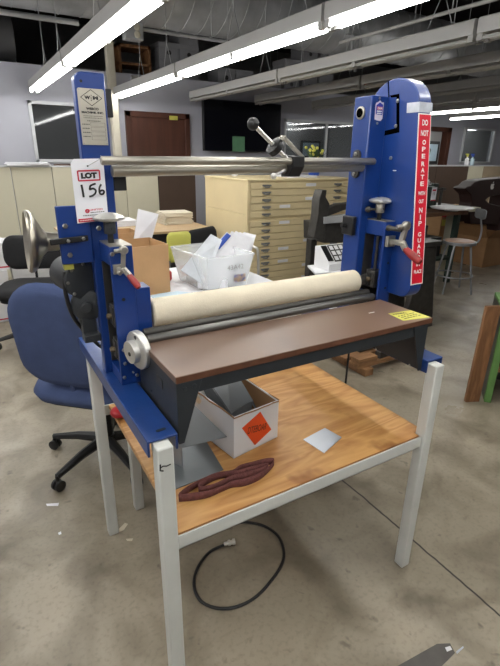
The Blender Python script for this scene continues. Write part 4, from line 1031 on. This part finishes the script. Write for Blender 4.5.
pic = thing('framed_picture', 'black framed blue picture in the room beyond the brown door frame', 'picture', (11.0, 9.5, 1.3))
MB().box(10.75, 11.85, 9.45, 9.48, 1.33, 1.93).build('frame', BLACK, pic, bevel=.004)
pr_ = MB().box(10.83, 11.77, 9.444, 9.451, 1.41, 1.85).build('print', PAPERB, pic)
MB().prism([(11.2, 1.45), (11.33, 1.6), (11.42, 1.78), (11.5, 1.7), (11.45, 1.5)], 9.438, 9.445).build('blue_shape', SHEET, pr_)
struct(MB().box(8.3, 15, 9.48, 9.56, 0, 2.5).build('wall_room_back', WALLG, smooth=False))
# plant & oddments on the flat file are seen over the bar
def cab():
    o = thing('flat_file', 'tall cream flat file cabinet with many shallow drawers', 'cabinet', (2.95, 4.5, 0))
    x0, x1, y0, y1 = 2.345, 3.72, 4.0, 4.95
    MB().box(x0, x1, y0 + .02, y1, .0, .95).box(x0 + .002, x1, y0 + .02, y1, .952, 1.275).box(x0 - .006, x1 + .006, y0 + .0, y1, 1.262, 1.28).box(x0, x0 + .03, y0 + .005, y0 + .03, 0, 1.26).box(x1 - .03, x1, y0 + .005, y0 + .03, 0, 1.26).build('body', CREAM, o, bevel=.003)
    z = 1.25; hs = [.062, .066, .07, .068, .07, .06, .07, .066, .068, .066, .068, .066, .068, .066, .068, .066]
    hx = MB()
    for k, h in enumerate(hs):
        z0 = z - h
        if z0 < .06: break
        d = MB().box(x0 + .034, x1 - .034, y0 + .004, y0 + .03, z0 + .004, z - .002).build('drawer', CREAM, o, bevel=.002)
        for xx in (x0 + .22, x1 - .25):
            MB().box(xx - .05, xx + .05, y0 - .004, y0 + .004, z0 + .026, z0 + .042).tube([(xx - .03, y0, z0 + .024), (xx - .02, y0 - .014, z0 + .018), (xx + .02, y0 - .014, z0 + .018), (xx + .03, y0, z0 + .024)], .005, 6).build('handle', GREYM, d)
        if k % 3 != 1:
            xx = x0 + (.38 if k % 2 else .7)
            MB().box(xx, xx + .13, y0 + .001, y0 + .0042, z0 + .018, z0 + .048).build('label_card', PAPER, d)
        z = z0
        if k == 4: z -= .03
    return o
cab()
tag(MB().box(3.0, 3.34, 4.2, 4.5, 1.281, 1.3).build('paper_stack', PAPER, org=(3.2, 4.4, 1.28)), 'thin stack of white paper on top of the flat file', 'papers')

fp = thing('potted_flowers', 'potted yellow flowers standing on top of the cream flat file', 'plant', (3.62, 4.62, 1.281))
MB().lathe([(.06, 0), (.085, .12), (.09, .125)], (3.62, 4.62, 1.281), n=20).build('pot', INKB, fp)
rf = random.Random(3); lf_ = MB(); fl_ = MB()
for k in range(46):
    a = rf.uniform(0, 2 * PI); r_ = rf.uniform(.02, .17); h_ = rf.uniform(.12, .27)
    p0 = V((3.62, 4.62, 1.40)); p1 = p0 + V((r_ * math.cos(a), r_ * math.sin(a), h_ - .06)); sd_ = V((-math.sin(a), math.cos(a), 0)) * .014
    lf_.add([p0, p1 + sd_ - (p1 - p0) * .4, p1, p1 - sd_ - (p1 - p0) * .4], [(0, 1, 2, 3)])
    if k % 4 == 0: fl_.sphere(p1, .018, n=8)
lf_.build('leaves', M('leaf_green', '#3f5a34', .6, 0, .2, 20), fp); fl_.build('flowers', YELLOW, fp)
tag(MB().lathe([(.03, 0), (.034, .01), (.034, .09), (.012, .13), (.012, .17), (.018, .175), (.018, .2)], (2.59, 4.7, 1.281), n=16).build('white_bottle', PAPER, org=(2.59, 4.7, 1.281)), 'little white bottle on the left end of the flat file', 'bottle')
# black guillotine press and stool behind the bars -------------------------
gp = thing('bench_press', 'dark old iron guillotine machine standing before the flat file', 'machine', (2.75, 3.4, 0))
G = lambda px, py, y=3.15: P('y', y, px, py)
def gpoly(pp, y, d_): return MB().prism([(p.x, p.z) for p in [P('y', y, *q) for q in pp]], y, y + d_)
gpoly([(314, 238), (318, 215), (319, 200), (322, 190), (327, 190), (326, 197), (330, 204), (326, 222), (325, 240)], 3.15, .1).build('side_frame', DARKST, gp, bevel=.006)
gpoly([(324, 210), (335, 205), (352, 202), (362, 203), (362, 208), (345, 210), (326, 217)], 3.17, .06).build('curved_arm', DARKST, gp, bevel=.006)
gpoly([(324, 217), (360, 214), (360, 221), (324, 224)], 3.14, .08).build('clamp_beam', GALV, gp, bevel=.004)
gpoly([(324, 224), (362, 222), (362, 242), (324, 243)], 3.18, .3).build('bed', DARKST, gp, bevel=.006)
for xx in (2.6, 3.2): MB().box(xx, xx + .07, 3.3, 3.37, 0, .8).build('leg', DARKST, gp, bevel=.004)
def stool(label, loc, rot, h=.6, back=True, seatmat=SEATW, group=None, r=.17):
    o = thing('shop_stool', label, 'stool', (0, 0, 0), group, True)
    MB().lathe([(r * .95, -.035), (r, -.032), (r, -.002), (r * .98, 0), (r * .9, -.001)], (0, 0, h), n=32).build('seat_rim', GREYM, o)
    MB().lathe([(r * .88, 0), (r * .86, .008), (r * .5, .005)], (0, 0, h), n=32).build('seat', seatmat, o)
    for k in range(4):
        a = PI / 4 + k * PI / 2; e = V((math.cos(a), math.sin(a), 0))
        MB().tube([e * r * .72 + V((0, 0, h - .03)), e * (r * 1.28) + V((0, 0, .0))], .0125, 8).build('leg', GREYM, o)
    MB().tube([V((math.cos(a), math.sin(a), 0)) * r * 1.13 + V((0, 0, .2)) for a in [2 * PI * k / 32 for k in range(32)]], .009, 6, True).build('foot_ring', GREYM, o)
    if back:
        MB().tube(smooth_path([(0, r * .6, h - .03), (0, r * 1.15, h - .01), (0, r * 1.25, h + .12), (0, r * 1.1, h + .24), (0, r * 1.05, h + .34)], 5), .011, 8).build('back_post', GREYM, o)
        MB().prism([(u * .17 + 0, .055 * w_) for u, w_ in rrect(2, 2, .5)], -.01, .0, 'y', Matrix.Translation((0, r * 1.02, h + .31)) @ Matrix.Diagonal((.8, 1, 1, 1))).build('backrest', GREYM, o, bevel=.003)
    o.location = loc; o.rotation_euler = (0, 0, rot)
    return o
stool('grey metal stool with round worn seat and small backrest at right', (4.86, 3.40, 0), math.radians(-121), r=.185)
stool('low round stool with brown seat holding the keyed device', (2.62, 2.98, 0), .3, .60, False)
q = MB(); 
kb = thing('keyed_device', 'pale device with rows of keys on the white sheet upon the stool', 'device', (2.62, 2.95, .62))
tag(MB().prism([(2.30, 2.84), (2.80, 2.72), (2.86, 3.06), (2.42, 3.1)], .611, .625, 'z').build('white_board', WTABLE, org=(2.6, 2.95, .611)), 'white board lying across the low stool under the keyed device', 'board')
kb.location = (2.62, 2.95, .626); ORG[kb.name] = (2.62, 2.95, .626)
MB().prism([(2.84, .626), (3.04, .626), (3.04, .80), (2.98, .81), (2.84, .68)], 2.44, 2.90, 'x').build('casing', WCARD, kb, bevel=.004)
sl_ = (V((0, 2.98, .81)) - V((0, 2.84, .68))).normalized()
KX = lambda u, t, h_: V((u, 2.84, .68)) + sl_ * t + V((0, -sl_.z, sl_.y)) * h_
def panel(u0, u1, t0, t1, name, mat, h_=.002): MB().quad(KX(u0, t0, h_), KX(u1, t0, h_), KX(u1, t1, h_), KX(u0, t1, h_), .002).build(name, mat, kb)
panel(2.445, 2.50, .03, .185, 'display_panel', BLACK)
panel(2.51, 2.89, .02, .185, 'key_bed', DARKST)
for i in range(7):
    for j in range(3):
        panel(2.518 + i * .051, 2.518 + i * .051 + .036, .03 + j * .052, .03 + j * .052 + .038, 'key', WCARD, .008)

# ------------------------------------------------------------------ pallet
pa = thing('wooden_skid', 'small wooden skid with dark bars on the floor behind the press', 'pallet', (2.5, 2.35, 0))
MB().box(2.28, 2.36, 2.17, 2.62, 0, .055).build('runner', PALLETW, pa, bevel=.003)
MB().box(2.72, 2.8, 2.13, 2.62, 0, .055).build('runner', PALLETW, pa, bevel=.003)
for k in range(3): MB().box(2.24, 2.95, 2.2 + k * .15, 2.31 + k * .15, .056, .085).build('slat', PALLETW, pa, bevel=.003)
MB().box(2.24, 2.42, 2.2, 2.29, .086, .13).build('block', PALLETW, pa, bevel=.003)
for k, lb in enumerate(('front dark steel bar resting on the wooden skid', 'rear dark steel bar resting on the wooden skid')):
    tag(MB().rod((2.46 - .05 * k, 2.24 + k * .16, .112), (2.98, 2.27 + k * .16, .112), .05, .05).build('steel_bar', DARKST, org=(2.6, 2.25 + k * .16, .087), bevel=.003), lb, 'bar')

# ------------------------------------------------------------------ right side
wbn = thing('workbench', 'dark workbench with worn wooden top right of the blue guard', 'workbench', (4.7, 3.95, 0))
MB().box(4.15, 5.25, 3.62, 4.35, .86, .905).build('bench_top', BENCHW, wbn, bevel=.004)
for lx in (4.2, 5.14):
    for ly in (3.68, 4.25): MB().box(lx, lx + .06, ly, ly + .06, 0, .86).build('leg', DKGREEN, wbn)
MB().box(4.2, 5.2, 3.7, 4.3, .3, .33).build('lower_shelf', DKGREEN, wbn)
MB().box(4.26, 5.1, 4.28, 4.3, .33, .86).build('back_panel', DKGREEN, wbn)
for k, (x, w, h, m_, lb) in enumerate(((4.35, .2, .3, DKGREEN, 'dark green case on the lower bench shelf, left one'), (4.62, .16, .4, DARKST, 'dark steel case on the lower bench shelf, middle one'), (4.85, .22, .24, BLACK, 'black case on the lower bench shelf, right one'))):
    tag(MB().box(x, x + w, 3.8, 4.15, .331, .331 + h).build('tool_case', m_, org=(x, 3.9, .331), bevel=.006), lb, 'case')
gm = thing('green_machine', 'dark green bench machine topped with papers on the workbench', 'machine', (4.7, 4.1, .906))
MB().box(4.3, 5.0, 3.95, 4.3, .906, 1.17).box(5.0, 5.12, 4.0, 4.25, .906, 1.2).build('casing', DKGREEN, gm, bevel=.01)
MB().cyl((5.18, 4.0, .91), (5.18, 4.0, 1.15), .02).cyl((5.02, 4.0, 1.13), (5.25, 4.0, 1.13), .015).build('handle', DARKST, gm)
q = stack('white paper stack on top of the dark green machine', 4.65, 4.1, 1.171, .5, .28, 5, .016, None, PAPER)
lt2 = tag(MB().box(4.93, 5.02, 3.946, 3.949, 1.0, 1.16).build('lot_tag', TAG, org=(4.98, 3.93, 1.0)), 'white lot tag with red band hanging on the dark green machine', 'tag')
MB().box(4.93, 5.02, 3.945, 3.946, 1.0, 1.012).box(4.945, 5.005, 3.945, 3.946, 1.115, 1.135).build('red_print', INKR, lt2)
MB().text('15', (4.975, 3.9448, 1.085), UX, UZ, .04, .035, bold=.0).build('black_print', INK, lt2)
q = tag(MB().lathe([(.02, 0), (.23, .002), (.25, .018), (.23, .02), (.02, .008)], (5.0, 3.68, .93), n=40).cyl((5.0, 3.68, .906), (5.0, 3.68, .93), .08).build('round_tray', WTABLE, org=(5.0, 3.68, .906)), 'wide pale round tray on the front of the workbench', 'tray')
crumple('paper_sheet', 'crumpled white papers on the workbench next to the blue guard', 4.42, 3.76, .906, .3, .2, .05, PAPER, .2)
fa = thing('cream_frame_table', 'cream painted steel frame table behind the grey stool', 'table', (5.9, 4.2, 0))
MB().box(5.45, 5.98, 3.95, 4.05, .83, .88).build('front_rail', CREAM2, fa, bevel=.004)
for lx, ly in ((5.42, 3.95), (5.42, 4.8), (5.84, 4.8)): MB().box(lx, lx + .12, ly, ly + .1, 0, .83).build('leg', CREAM2, fa, bevel=.004)
MB().box(5.4, 5.98, 4.05, 4.9, .84, .88).build('top_plate', DARKST, fa)
C_ = lambda px, py, y=4.5: P('y', y, px, py)
pl_ = [(465, 189), (468, 186.5), (471, 186), (475, 182), (480, 180), (500, 178), (530, 176), (530, 195), (500, 195), (493, 196), (488, 198), (486, 200), (489, 203), (500, 206), (530, 206), (530, 226), (470, 224), (469, 212), (472, 203), (471, 195), (468, 192)]
cs = [C_(*q) for q in pl_]; zo = min(p.z for p in cs) - .881
cp_ = MB().prism([(p.x, p.z) for p in cs], 4.5, 4.72).build('maroon_casting', MAROON, org=(7.5, 4.6, 0), bevel=.012)
MB().prism([(7.25, 0), (7.95, 0), (7.8, .3), (7.8, 1.0), (7.35, 1.0), (7.35, .3)], 4.48, 4.74).build('pedestal', MAROON, cp_, bevel=.01)
tag(cp_, 'large maroon C-shaped machine casting with white apple sticker at right', 'machine')
ap = C_(492.5, 186, 4.497)
apl = [(ap.x + .03 * (u / 10), ap.z + .03 * (w_ / 10)) for u, w_ in [(0, 8), (5, 12), (11, 10), (13, 6), (9, 2), (10, -4), (14, -7), (10, -14), (5, -17), (0, -15), (-5, -17), (-10, -13), (-14, -4), (-13, 5), (-9, 10), (-5, 11)]]
lf = [(ap.x + .03 * (u / 10), ap.z + .03 * (w_ / 10)) for u, w_ in [(0, 13), (1, 18), (6, 22), (6, 17)]]
MB().prism(apl, 4.496, 4.4995).prism(lf, 4.496, 4.4995).build('white_sticker', WHITE, cp_)
rb = carton('big open cardboard carton on the floor at right behind the stool', 6.34, 7.15, 4.0, 4.55, .001, .43, CARDD, flaps=(('f', 50, .16), ('l', 60, .2), ('b', 70, .16)))
ub = thing('cardboard_box', 'tan carton with red printed band stacked behind the open carton', 'box', (0, 0, 0), None, True)
q = MB().box(-.42, .42, -.2, .2, 0, .74).build('body', CARD, ub, bevel=.004)
MB().box(-.42, .42, -.2015, -.2, .6, .69).build('red_band', INKR, q)
t = MB(); x_ = -.3
while x_ < .35:
    w_ = random.uniform(.02, .06); t.box(x_, x_ + w_, -.2025, -.2015, .63, .66); x_ += w_ + .02
t.build('pale_print', CARD, q)
MB().box(-.4, -.27, -.2015, -.2, .46, .56).build('yellow_mark', YELLOW, q)
ub.location = (7.0, 5.2, .0)
# leaning panels at right edge
def plank(name, label, p, d_, w_, t_, h, lean, mat):
    p = V(p); d_ = V(d_).normalized(); n_ = V((-d_.y, d_.x, 0)); up = V((0, 0, h)) + d_ * lean
    q = MB()
    b_ = [p, p + d_ * w_, p + d_ * w_ + n_ * t_, p + n_ * t_]
    q.add(b_ + [v + up for v in b_], [(3, 2, 1, 0), (4, 5, 6, 7), (0, 1, 5, 4), (1, 2, 6, 5), (2, 3, 7, 6), (3, 0, 4, 7)])
    return tag(q.build(name, mat, org=p, bevel=.002), label, 'board')
plank('wooden_board', 'worn brown wooden board standing on edge at the right picture edge', (2.60, 1.568, 0), (.1, -.045, 0), .095, .025, .66, .012, OLDW)
gr = thing('green_rack', 'green painted low rack cut off by the right picture edge', 'rack', (2.9, 1.55, 0))
GX = Matrix.Translation((2.712, 1.512, 0)) @ Matrix.Rotation(math.radians(-50), 4, 'Z')
MB().box(0, .04, 0, .04, 0, .64, GX).build('post', GREENP, gr, bevel=.002)
MB().box(.5, .54, 0, .04, 0, .64, GX).build('post', GREENP, gr, bevel=.002)
MB().box(.02, .52, .4, .42, 0, .62, GX).build('back_panel', DARKST, gr)
MB().box(.0, .02, .04, .42, 0, .62, GX).build('side_panel', DARKST, gr)
MB().box(.04, .52, .01, .4, .22, .245, GX).build('shelf', PALLETW, gr)
MB().box(-.0, .54, .0, .42, .62, .64, GX).build('top_panel', GREENP, gr)

# dark machine base just behind the guard
mb_ = thing('machine_base', 'dark iron machine base standing behind the blue guard', 'machine', (3.4, 2.75, 0))
for yy in (2.66, 3.0):
    MB().prism([(3.2, 0), (3.62, 0), (3.55, .4), (3.5, .78), (3.3, .78), (3.27, .4)], yy, yy + .06).build('casting', DARKST, mb_, bevel=.01)
MB().box(3.32, 3.48, 2.72, 3.0, .3, .7).build('tie_plate', DARKST, mb_)
MB().box(3.28, 3.54, 2.64, 3.08, .78, .82).build('bed', DARKST, mb_, bevel=.004)

# ------------------------------------------------------------------ world & view
w = bpy.data.worlds.new('world'); SC.world = w; w.use_nodes = True
w.node_tree.nodes['Background'].inputs[0].default_value = (.5, .52, .56, 1); w.node_tree.nodes['Background'].inputs[1].default_value = .3
SC.view_settings.view_transform = 'Standard'; SC.view_settings.look = 'None'
SC.view_settings.exposure = 1.35; SC.view_settings.gamma = 1; SC.view_settings.use_curve_mapping = False
